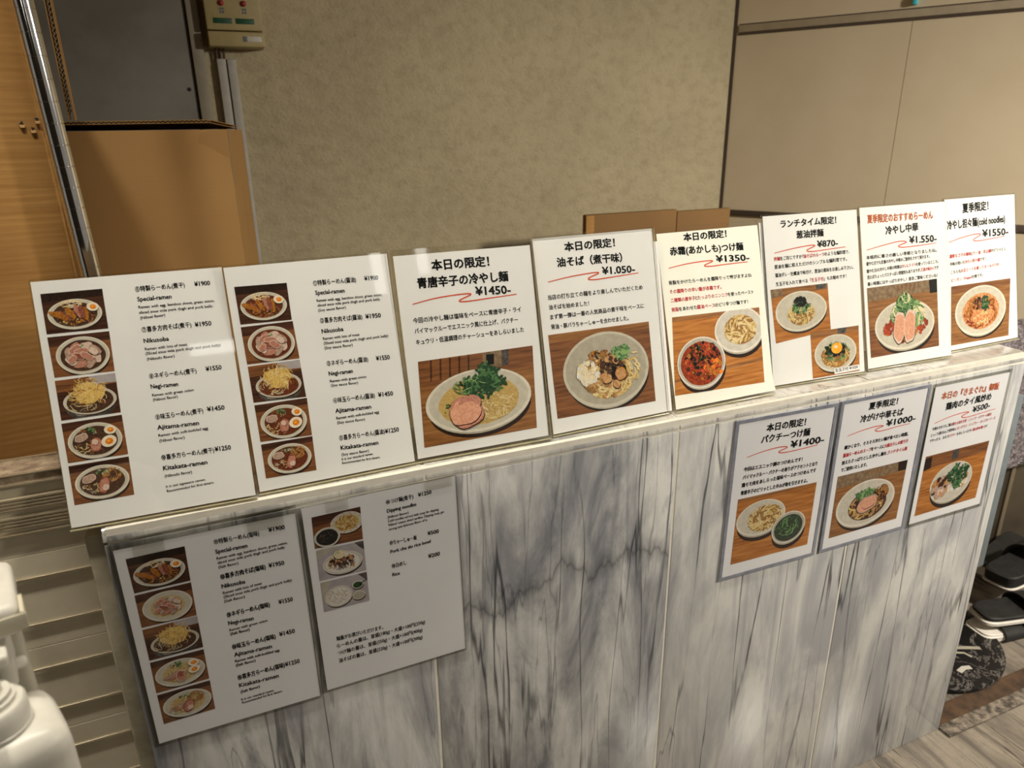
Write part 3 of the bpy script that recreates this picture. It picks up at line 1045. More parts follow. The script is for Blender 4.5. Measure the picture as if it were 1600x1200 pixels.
def clip_poly(poly):
    """clip a polygon to the unit square"""
    for ax, lim, sgn in ((0, 0.0, 1), (0, 1.0, -1), (1, 0.0, 1), (1, 1.0, -1)):
        out = []
        n = len(poly)
        for i in range(n):
            a, c = poly[i], poly[(i + 1) % n]
            da = (a[ax] - lim) * sgn; dc = (c[ax] - lim) * sgn
            if da >= 0:
                out.append(a)
            if (da >= 0) != (dc >= 0):
                t = da / (da - dc)
                out.append((a[0] + (c[0] - a[0]) * t, a[1] + (c[1] - a[1]) * t))
        poly = out
        if len(poly) < 3:
            return []
    return poly


class Photo:
    """a printed photograph drawn as layered ink shapes; coordinates are fractions, y down"""
    def __init__(s, corners, bend, seed):
        s.c = corners; s.b = bend; s.mb = MB(); s.k = 0
        s.r = random.Random(seed)
        (ax, ay), (bx, by), _, (dx, dy) = corners
        s.asp = math.hypot(bx - ax, by - ay) / max(1e-6, math.hypot(dx - ax, dy - ay))

    def layer(s):
        s.k += 1

    def poly(s, pts, m, up=True):
        if up:
            s.k += 1
        pts = clip_poly([tuple(p) for p in pts])
        if len(pts) < 3:
            return
        TL, TR, BR, BL = s.c
        out = []
        for x, y in pts:
            X = (TL[0] * (1 - x) + TR[0] * x) * (1 - y) + (BL[0] * (1 - x) + BR[0] * x) * y
            Z = (TL[1] * (1 - x) + TR[1] * x) * (1 - y) + (BL[1] * (1 - x) + BR[1] * x) * y
            X *= 0.001; Z *= 0.001
            out.append((X, -0.00022 - s.k * 3.2e-6 + s.b(X, Z), Z))
        s.mb.add(out, [list(range(len(out)))], M[m])

    def pt(s, cx, cy, dx, dy, rot=0.0):
        """offset (dx,dy) in height units rotated, returned as fractions"""
        a = math.radians(rot); c, q = math.cos(a), math.sin(a)
        return (cx + (dx * c - dy * q) / s.asp, cy + dx * q + dy * c)

    def ell(s, cx, cy, rx, ry, m, rot=0, wob=0.0, n=44):
        """rx, ry in units of the photo height"""
        ph = s.r.random() * 6
        pts = []
        for k in range(n):
            a = 2 * PI * k / n
            w = 1 + wob * (math.sin(3 * a + ph) + 0.6 * math.sin(7 * a + 2 * ph))
            pts.append(s.pt(cx, cy, rx * w * math.cos(a), ry * w * math.sin(a), rot))
        s.poly(pts, m)

    def bg(s, m, wall=None, wh=0.0):
        s.poly([(0, 0), (1, 0), (1, 1), (0, 1)], m)
        if wall:
            s.poly([(0, 0), (1, 0), (1, wh * 0.8), (0, wh)], wall)

    def bowl(s, cx, cy, rx, ry, soup, rot=0, inner=0.74, dy=-0.02, rim='bowl', rim2='bowl2', rim3='bowl3', sh=0.05, deep=False):
        s.ell(cx + 0.01, cy + sh * 1.6, rx * 0.97, ry * 0.97, 'shadow', rot)
        s.ell(cx, cy + sh * 0.45, rx * 0.97, ry, rim3, rot)
        s.ell(cx, cy, rx, ry, rim, rot)
        s.ell(cx, cy + dy * 0.2, rx * 0.94, ry * 0.93, rim2, rot)
        s.ell(cx, cy - dy * 0.1, rx * (inner + 0.10), ry * (inner + 0.10), rim3 if deep else rim2, rot)
        s.ell(cx, cy - dy * 0.6, rx * inner, ry * inner, soup, rot, 0.008)

    def strands(s, cx, cy, rx, ry, n, mats, w=0.022, ln=0.5, rot=0, swirl=0.8):
        for i in range(n):
            a = s.r.random() * 2 * PI; q = math.sqrt(s.r.random()) * 0.85
            x, y = rx * q * math.cos(a), ry * q * math.sin(a)
            d = a + PI / 2 * swirl + s.r.uniform(-0.9, 0.9)
            pts = []
            L = ln * min(rx, ry) * s.r.uniform(0.6, 1.4); cu = s.r.uniform(-1.6, 1.6)
            for k in range(5):
                e = (x / rx) ** 2 + (y / ry) ** 2
                if e > 1.0:
                    x *= 0.96 / math.sqrt(e); y *= 0.96 / math.sqrt(e)
                pts.append(s.pt(cx, cy, x, y, rot))
                x += math.cos(d) * L / 4; y += math.sin(d) * L / 4; d += cu / 4
            m = mats[i % len(mats)]
            s.k += 1
            for qd in ribbon([(p[0] * s.asp, p[1]) for p in pts], w * s.r.uniform(0.8, 1.2)):
                s.poly([(p.x / s.asp, p.y) for p in qd], m, False)

    def blobs(s, cx, cy, rx, ry, n, size, mats, rot=0, jag=0.35, el=1.0):
        for i in range(n):
            a = s.r.random() * 2 * PI; q = math.sqrt(s.r.random())
            x, y = rx * q * math.cos(a), ry * q * math.sin(a)
            X, Y = s.pt(cx, cy, x, y, rot)
            sz = size * s.r.uniform(0.6, 1.35); th = s.r.random() * 360; k = s.r.randint(5, 8)
            pts = [s.pt(X, Y, sz * el * (1 + s.r.uniform(-jag, jag)) * math.cos(2 * PI * j / k), sz * (1 + s.r.uniform(-jag, jag)) * math.sin(2 * PI * j / k), th) for j in range(k)]
            s.poly(pts, mats[i % len(mats)])

    def leaf(s, cx, cy, rx, ry, n, size, mats, rot=0):
        for i in range(n):
            a = s.r.random() * 2 * PI; q = math.sqrt(s.r.random())
            X, Y = s.pt(cx, cy, rx * q * math.cos(a), ry * q * math.sin(a), rot)
            sz = size * s.r.uniform(0.7, 1.3); th = s.r.random() * 360
            pts = []
            for j in range(14):
                t = 2 * PI * j / 14
                r_ = sz * (0.62 + 0.38 * math.cos(3 * t))
                pts.append(s.pt(X, Y, r_ * math.cos(t), r_ * math.sin(t), th))
            s.poly(pts, mats[i % len(mats)])

    def slice(s, cx, cy, L, W, rot, m, fat=None, grain=None):
        pts = []
        ph = s.r.random() * 6
        for k in range(22):
            a = 2 * PI * k / 22
            e = (abs(math.cos(a)) ** 2.6 + abs(math.sin(a)) ** 2.6) ** (-1 / 2.6)
            w = 1 + 0.06 * math.sin(2 * a + ph) + 0.04 * math.sin(5 * a + ph * 2)
            pts.append((L / 2 * e * w * math.cos(a), W / 2 * e * w * math.sin(a)))
        s.poly([s.pt(cx + 0.004, cy + 0.012, x * 1.01, y * 1.01, rot) for x, y in pts], 'meat_d')
        if fat:
            s.poly([s.pt(cx, cy, x, y, rot) for x, y in pts], fat)
            s.poly([s.pt(cx, cy + 0.004, x * 0.90, y * 0.84, rot) for x, y in pts], m)
        else:
            s.poly([s.pt(cx, cy, x, y, rot) for x, y in pts], m)
        if grain:
            for k in range(4):
                y0 = W * (-0.28 + 0.18 * k)
                for qd in ribbon([tuple(Vector((p[0] * s.asp, p[1]))) for p in (s.pt(cx, cy, -L * 0.36, y0, rot), s.pt(cx, cy, 0, y0 + W * 0.05, rot), s.pt(cx, cy, L * 0.36, y0, rot))], W * 0.022):
                    s.poly([(p.x / s.asp, p.y) for p in qd], grain, False)
                s.k += 1

    def egg(s, cx, cy, r, rot=0):
        s.ell(cx, cy + 0.015, r * 1.1, r * 0.88, 'shadow', rot)
        s.ell(cx, cy, r * 1.08, r * 0.86, 'egg', rot)
        s.ell(cx + 0.005, cy + 0.004, r * 0.56, r * 0.46, 'yolk', rot)
        s.ell(cx - 0.004, cy - 0.006, r * 0.24, r * 0.18, 'yolk_r', rot)


def draw(kind, p):
    if kind.startswith('special'):
        p.bg('w_dark', 'shadow', 0.22)
        p.bowl(.5, .56, .60, .37, 'br_red' if kind.endswith('red') else 'br_dark', 0, .82, sh=.04)
        p.strands(.46, .30, .26, .10, 46, ['negi_w', 'negi', 'egg'], .014, 1.3)
        p.strands(.5, .66, .46, .20, 46, ['menma', 'nood_b', 'br_dark', 'pork_d'], .02, .8)
        for i, (x, m) in enumerate(((.20, 'menma'), (.33, 'pork_d'), (.43, 'menma'), (.55, 'pork'), (.67, 'menma'), (.28, 'menma'), (.61, 'pork_d'))):
            p.slice(x, .55 + .05 * math.sin(i * 1.7), .34, .12, 62 + (x - .45) * 120, m, None, 'meat_d')
        p.blobs(.45, .74, .34, .06, 18, .02, ['menma', 'nood', 'br_dark'])
        p.egg(.80, .42, .125, 10)
    elif kind.startswith('niku'):
        so = {'dark': 'br_dark', 'red': 'br_red', 'pale': 'br_pale'}[kind.split('_')[1]]
        p.bg('w_mid', 'w_dark', 0.25)
        p.bowl(.52, .52, .60, .46 if so != 'br_pale' else .44, so, 0, .84 if so != 'br_pale' else .70, sh=.05)
        k = .86 if so != 'br_pale' else .70
        p.strands(.5, .58, .40 * k, .30 * k, 22, ['nood', 'nood_b'], .016)
        for i in range(8):
            a = i * 2 * PI / 8 + .3
            p.slice(.52 + .27 * k * math.cos(a), .52 + .26 * k * math.sin(a), .34 * k, .22 * k, math.degrees(a) + 70, ['fat', 'pork_g', 'pork'][i % 3], None, 'pork_g')
        for i, (x, y) in enumerate(((.40, .36), (.50, .42), (.44, .54), (.58, .55))):
            p.slice(x, y, .36 * k, .19 * k, -28 + 22 * i, 'pork' if i != 2 else 'pork_d', 'fat', 'pork_d')
        p.slice(.70, .44, .30 * k, .20 * k, 40, 'fat', 'pork_g', None); p.slice(.34, .60, .28 * k, .18 * k, -40, 'pork', 'fat', None)
        p.leaf(.52, .30, .05, .04, 3, .03, ['gr_m', 'gr_l'])
    elif kind.startswith('negi'):
        so = 'br_red' if kind.endswith('red') else 'br_dark'
        p.bg('w_dark', 'w_mid', 0.30)
        p.poly([(.55, 0), (1, 0), (1, .22), (.6, .2)], 'table_g')
        p.ell(.52, .74, .56, .34, 'iron'); p.ell(.40, .86, .22, .10, 'bowl3')
        p.bowl(.52, .60, .60, .33, so, 0, .88, sh=.03)
        p.strands(.40, .68, .42, .18, 40, ['nood_b', 'nood_p', 'bowl3', so], .016, .9)
        p.ell(.52, .40, .36, .27, 'negi', 0, .06)
        for i in range(110):
            a = p.r.random() * 2 * PI; q = math.sqrt(p.r.random())
            x, y = p.pt(.52, .42, .40 * q * math.cos(a), .32 * q * math.sin(a) - .02)
            d = a + p.r.uniform(-1.2, 1.2); L = p.r.uniform(.05, .15)
            p.k += 1
            for qd in ribbon([(x * p.asp, y), (x * p.asp + L * .5 * math.cos(d), y + L * .5 * math.sin(d) - .012), (x * p.asp + L * math.cos(d + .5), y + L * math.sin(d + .5))], .013):
                p.poly([(v.x / p.asp, v.y) for v in qd], ['negi', 'negi_w', 'negi', 'menma'][i % 4], False)
    elif kind.startswith('tama'):
        so = {'dark': 'br_dark', 'red': 'br_red', 'pale': 'br_pale'}[kind.split('_')[1]]
        p.bg('w_mid', 'w_dark', 0.2)
        p.bowl(.50, .53, .61, .44 if so != 'br_pale' else .42, so, 0, .83 if so != 'br_pale' else .72, sh=.05)
        q = 1 if so != 'br_pale' else .84
        p.strands(.38, .68, .34 * q, .18 * q, 34, ['nood_p', 'nood', 'nood_b'], .017)
        p.strands(.40, .30, .24 * q, .10 * q, 22, ['nood_b', 'menma', 'bowl3'], .016)
        if so == 'br_pale':
            p.strands(.5, .56, .42 * q, .32 * q, 70, ['nood_p', 'nood', 'br_gold'], .014)
            p.slice(.34, .56, .46, .10, -22, 'pork_g', 'pork', None); p.slice(.42, .62, .40, .09, -22, 'pork', None, None)
        else:
            p.slice(.28, .42, .30, .19, -12, 'pork_g', 'fat', None)
        p.slice(.50, .64, .24, .38, 12, 'pork', 'pork_d' if so != 'br_pale' else 'fat', None); p.slice(.49, .57, .14, .16, 12, 'fat' if so != 'br_pale' else 'pork_d', 'pork', None)
        p.leaf(.47, .26, .12, .07, 16, .035, ['gr_m', 'gr_l', 'gr_d'])
        p.egg(.77, .32, .13, 5); p.egg(.72 if so != 'br_pale' else .76, .60 if so != 'br_pale' else .54, .165 if so != 'br_pale' else .14, -18)
    elif kind.startswith('kita'):
        so = {'dark': 'br_dark', 'red': 'br_red', 'pale': 'br_pale'}[kind.split('_')[1]]
        p.bg('w_mid', 'w_dark', 0.2)
        p.bowl(.51, .52, .62, .42, so, 0, .83 if so != 'br_pale' else .72, sh=.06)
        if so == 'br_pale':
            p.strands(.5, .56, .40, .28, 80, ['nood_p', 'nood', 'br_gold'], .014)
            p.slice(.33, .54, .44, .09, -20, 'pork_g', 'pork', None); p.slice(.40, .60, .40, .08, -20, 'pork', None, None)
        p.strands(.34, .66, .30, .14, 36, ['nood_p', 'bowl3', 'nood_b'], .017)
        p.strands(.68, .38, .22, .18, 40, ['menma', 'nood_b', 'chash'], .018, 1.2)
        if so != 'br_pale':
            p.slice(.30, .40, .32, .20, -10, 'pork_g', 'fat', None)
        p.slice(.53, .62, .24, .40, 16, 'pork', 'pork_d', None); p.slice(.55, .68, .16, .18, 16, 'fat', 'pork', None)
        p.leaf(.50, .27, .18, .07, 22, .03, ['gr_m', 'gr_l', 'bowl', 'gr_d'])
    elif kind == 'dip_dark':
        p.bg('w_mid', 'w_dark', 0.3)
        p.bowl(.70, .38, .46, .32, 'nood', 0, .74, sh=.04)
        for i in range(14):
            a = i * 2 * PI / 14; x, y = p.pt(.70, .38, .42 * math.cos(a), .29 * math.sin(a)); p.ell(x, y, .018, .012, 'menma')
        p.strands(.70, .37, .34, .24, 90, ['nood', 'nood_b', 'nood_p', 'menma'], .02)
        p.bowl(.27, .70, .36, .30, 'br_black', 0, .84, sh=.04, rim='bowl')
        p.blobs(.27, .70, .22, .16, 26, .025, ['br_dark', 'br_black', 'iron'])
    elif kind == 'pork_rice':
        p.bg('table_g'); p.poly([(.80, 0), (1, 0), (1, .30), (.92, .2)], 'iron'); p.poly([(0, 0), (.55, 0), (0, .25)], 'bowl3')
        p.bowl(.52, .56, .56, .36, 'rice', 0, .86, sh=.05)
        p.blobs(.5, .62, .42, .24, 60, .03, ['rice', 'onion', 'chash'])
        p.blobs(.50, .48, .36, .16, 60, .045, ['meat_d', 'pork_d', 'chash', 'br_dark'])
        p.strands(.5, .58, .40, .22, 26, ['br_dark', 'meat_d'], .016)
        p.ell(.47, .27, .17, .14, 'negi_w', 0, .05); p.strands(.47, .27, .17, .13, 34, ['egg', 'gr_l', 'negi_w'], .014)
    elif kind == 'rice':
        p.bg('table_g'); p.poly([(0, 0), (.22, 0), (0, .7)], 'bowl3'); p.poly([(.8, 0), (1, 0), (1, .3)], 'iron')
        p.bowl(.35, .58, .40, .34, 'rice', -6, .88, sh=.04)
        p.blobs(.35, .54, .32, .26, 130, .026, ['rice', 'egg', 'bowl2', 'bowl'])
        p.bowl(.78, .34, .17, .13, 'gr_d', 0, .8, sh=.03)
        for qd in ribbon([(.80 * p.asp, .36), (.97 * p.asp, .25)], .03):
            p.poly([(v.x / p.asp, v.y) for v in qd], 'black')
        p.bowl(.78, .70, .19, .15, 'bowl3', 0, .82, sh=.03, rim='bowl2')
    elif kind == 'cold_oval':
        p.bg('w_brown', 'w_mid', 0.30)
        p.poly([(.55, 0), (.72, 0), (.71, .19), (.54, .2)], 'wallp'); p.poly([(.58, .03), (.65, .03), (.645, .15), (.575, .155)], 'black'); p.poly([(.72, 0), (.78, 0), (.775, .18), (.715, .19)], 'iron')
        for i in range(5):
            p.poly([(.10 + .08 * i, 0), (.115 + .08 * i, 0), (.105 + .08 * i, .24), (.09 + .08 * i, .25)], 'w_dark')
        p.bowl(.50, .55, .66, .37, 'br_gold', 0, .76, sh=.05)
        p.ell(.52, .57, .42, .22, 'br_gold', 0, .02)
        p.strands(.56, .62, .40, .19, 90, ['br_gold', 'nood', 'br_gold', 'nood_p'], .012, 1.0)
        p.strands(.63, .68, .22, .12, 70, ['nood_p', 'nood', 'br_gold'], .015, 1.0)
        p.strands(.22, .60, .06, .06, 8, ['gr_d', 'gr_m'], .012)
        p.leaf(.52, .38, .30, .14, 60, .05, ['gr_d', 'gr_m', 'gr_d'])
        p.leaf(.56, .30, .16, .16, 50, .05, ['gr_d', 'gr_m', 'gr_d'])
        p.strands(.42, .36, .2, .1, 16, ['gr_m', 'gr_l'], .010, 1.4)
        p.slice(.38, .66, .42, .36, -14, 'chick', 'pork', None); p.slice(.41, .57, .26, .20, -8, 'pork', None, None)
        p.slice(.37, .68, .36, .26, -14, 'chick', None, None)
    elif kind == 'abura':
        p.bg('w_mid', 'w_brown', 0.1)
        p.bowl(.53, .51, .60, .46, 'bowl3', 0, .66, sh=.04, rim='bowl2', rim2='bowl3', rim3='bowl3')
        p.ell(.53, .56, .36, .30, 'bowl3')
        p.ell(.54, .60, .35, .25, 'nood_b', 0, .03)
        p.strands(.54, .60, .36, .26, 170, ['nood', 'nood_p', 'nood_b', 'chash'], .030, .9)
        p.strands(.46, .36, .18, .10, 40, ['menma', 'nood_b', 'meat_d'], .018, 1.2)
        p.strands(.80, .50, .10, .20, 24, ['nood', 'nood_p'], .026, .9)
        p.blobs(.34, .52, .14, .14, 90, .026, ['onion', 'negi_w', 'rice'])
        p.blobs(.58, .50, .16, .13, 46, .040, ['meat_d', 'br_dark', 'black', 'chash'])
        p.leaf(.68, .32, .12, .08, 36, .04, ['gr_l', 'gr_m', 'gr_l'])
        p.slice(.52, .62, .12, .11, 5, 'chash', None, None); p.slice(.66, .58, .16, .15, -20, 'chash', 'menma', None); p.slice(.61, .70, .11, .09, 30, 'chash', None, None)
    elif kind == 'red_dip':
        p.bg('w_orange', 'w_brown', 0.06)
        p.poly([(.0, .80), (1, .66), (1, .70), (0, .84)], 'w_brown')
        p.bowl(.75, .26, .40, .30, 'bowl2', 0, .62, sh=.05)
        p.ell(.76, .26, .25, .18, 'nood_b', 0, .03)
        p.strands(.76, .26, .26, .19, 150, ['nood_p', 'nood', 'nood_b'], .020, .9)
        p.bowl(.30, .62, .37, .33, 'br_oil', 0, .86, sh=.05, deep=True)
        p.blobs(.31, .60, .28, .24, 150, .022, ['br_oil', 'tomato', 'meat_d', 'menma', 'black'])
        p.blobs(.42, .72, .14, .12, 34, .030, ['menma', 'yolk', 'tomato'])
        p.strands(.28, .50, .2, .12, 18, ['black', 'gr_d', 'meat_d'], .014)
    elif kind == 'green_nori':
        p.bg('w_orange', 'w_brown', 0.14); p.poly([(.0, 0), (.2, 0), (.2, .14), (0, .17)], 'wallp'); p.poly([(.78, 0), (.98, 0), (.95, .1), (.8, .1)], 'iron')
        p.bowl(.50, .48, .60, .39, 'bowl2', 0, .62, sh=.04)
        p.ell(.49, .54, .31, .21, 'nood_b', 0, .03)
        p.strands(.49, .54, .32, .22, 120, ['nood', 'nood_p', 'nood_b'], .022, .9)
        p.leaf(.50, .40, .20, .13, 60, .04, ['gr_m', 'gr_d', 'gr_l'])
        p.strands(.49, .30, .15, .10, 60, ['black'], .022, .9)
    elif kind == 'yolk_bowl':
        p.bg('w_orange', 'w_brown', 0.14); p.poly([(.55, 0), (.75, 0), (.72, .13), (.56, .12)], 'iron')
        p.bowl(.50, .52, .58, .40, 'bowl2', 0, .74, sh=.04)
        p.ell(.5, .58, .38, .25, 'nood_b', 0, .03)
        p.strands(.5, .58, .40, .26, 120, ['nood', 'nood_b', 'menma'], .024, .8)
        p.leaf(.52, .50, .34, .20, 60, .04, ['gr_m', 'gr_l', 'gr_d'])
        p.blobs(.50, .44, .30, .13, 40, .045, ['black', 'gr_d', 'black'])
        p.ell(.52, .42, .15, .12, 'yolk_r'); p.ell(.50, .39, .05, .03, 'egg')
    elif kind == 'hiyashi':
        p.bg('w_brown', 'wallp', 0.20); p.poly([(.0, .60), (1, .66), (1, 1), (0, 1)], 'w_mid')
        p.poly([(.88, 0), (1, 0), (1, .2), (.89, .2)], 'black')
        for i in range(5):
            p.poly([(.42 + .06 * i, .02), (.445 + .06 * i, .02), (.43 + .06 * i, .12), (.42 + .06 * i, .13)], 'w_mid')
        p.bowl(.51, .60, .58, .36, 'bowl2', 0, .70, sh=.05)
        p.blobs(.5, .66, .38, .20, 50, .04, ['br_oil', 'menma', 'meat_d', 'tomato'])
        p.blobs(.27, .62, .09, .06, 22, .028, ['tomato', 'br_oil']); p.blobs(.76, .62, .10, .08, 26, .028, ['tomato', 'br_oil'])
        p.strands(.56, .46, .34, .22, 100, ['gr_l', 'gr_m', 'negi_w', 'gr_l'], .022, 1.3)
        p.strands(.52, .30, .16, .15, 70, ['gr_m', 'gr_l', 'gr_d'], .020, 1.4)
        p.strands(.53, .20, .08, .09, 16, ['negi_w', 'gr_l'], .016, 1.6)
        p.slice(.42, .63, .21, .46, 12, 'chick', 'fat', None); p.slice(.57, .63, .21, .50, 6, 'chick', 'fat', None)
    elif kind == 'tantan':
        p.bg('w_brown', 'w_mid', 0.12)
        p.bowl(.50, .48, .68, .43, 'br_tan', 0, .72, sh=.04)
        p.blobs(.50, .52, .42, .26, 70, .03, ['br_oil', 'tomato', 'br_tan', 'menma'])
        p.strands(.50, .50, .46, .29, 70, ['br_oil', 'br_tan', 'menma'], .024, .8)
        p.ell(.52, .54, .30, .17, 'br_tan', 0, .10)
        p.strands(.52, .56, .24, .2, 30, ['br_tan', 'nood_p'], .02)
        p.blobs(.44, .36, .12, .11, 70, .026, ['meat_d', 'menma', 'black', 'pork_d'])
        p.leaf(.57, .36, .10, .12, 46, .04, ['gr_d', 'gr_d', 'gr_m'])
    elif kind == 'green_dip':
        p.bg('w_orange', 'w_brown', 0.05)
        p.bowl(.32, .36, .42, .27, 'bowl2', 0, .66, sh=.06)
        p.ell(.37, .38, .28, .19, 'nood_b', 0, .03)
        p.strands(.37, .38, .30, .20, 150, ['nood_p', 'nood', 'nood_b'], .020, .9)
        p.bowl(.70, .62, .30, .25, 'br_green', 0, .84, sh=.06, deep=True)
        p.leaf(.70, .61, .22, .17, 50, .035, ['gr_d', 'br_green', 'gr_m'])
        p.strands(.70, .60, .2, .15, 24, ['gr_m', 'gr_l', 'br_green'], .010, 1.3)
    elif kind == 'oval_soba':
        p.bg('w_brown', 'wallp', 0.20); p.poly([(.86, 0), (1, 0), (1, .16), (.88, .16)], 'shadow')
        for i in range(4):
            p.poly([(.46 + .05 * i, .02), (.48 + .05 * i, .02), (.47 + .05 * i, .1), (.46 + .05 * i, .1)], 'w_brown')
        p.bowl(.47, .56, .58, .38, 'bowl2', 0, .64, sh=.05)
        p.ell(.50, .60, .38, .25, 'br_dark')
        p.strands(.48, .61, .35, .21, 110, ['nood_b', 'chash', 'nood', 'meat_d'], .026, .9)
        p.leaf(.44, .42, .20, .10, 50, .04, ['gr_m', 'gr_l', 'gr_m'])
        p.strands(.68, .44, .14, .12, 36, ['menma', 'meat_d', 'nood_b'], .022, 1.2)
        p.slice(.49, .58, .38, .27, -8, 'chick', 'pork_g', None); p.slice(.50, .57, .26, .16, -8, 'chick', None, 'pork_g')
    elif kind == 'chicken_rice':
        p.bg('w_orange', 'w_mid', 0.22); p.poly([(.0, .04), (.10, .02), (.11, .22), (.0, .24)], 'shadow'); p.poly([(.42, .02), (.52, 0), (.53, .16), (.43, .18)], 'iron')
        p.bowl(.50, .56, .46, .34, 'bowl2', 0, .86, sh=.07)
        p.blobs(.58, .56, .26, .18, 70, .03, ['rice', 'onion', 'chash'])
        p.blobs(.34, .60, .18, .16, 50, .05, ['chash', 'pork_g', 'menma', 'meat_d'])
        p.ell(.34, .70, .12, .10, 'pork_g', 0, .05); p.blobs(.34, .69, .08, .06, 12, .03, ['chash', 'fat'])
        p.leaf(.58, .44, .22, .16, 70, .05, ['gr_d', 'gr_d', 'gr_m'])
        p.leaf(.62, .58, .1, .1, 20, .05, ['gr_d', 'gr_m'])


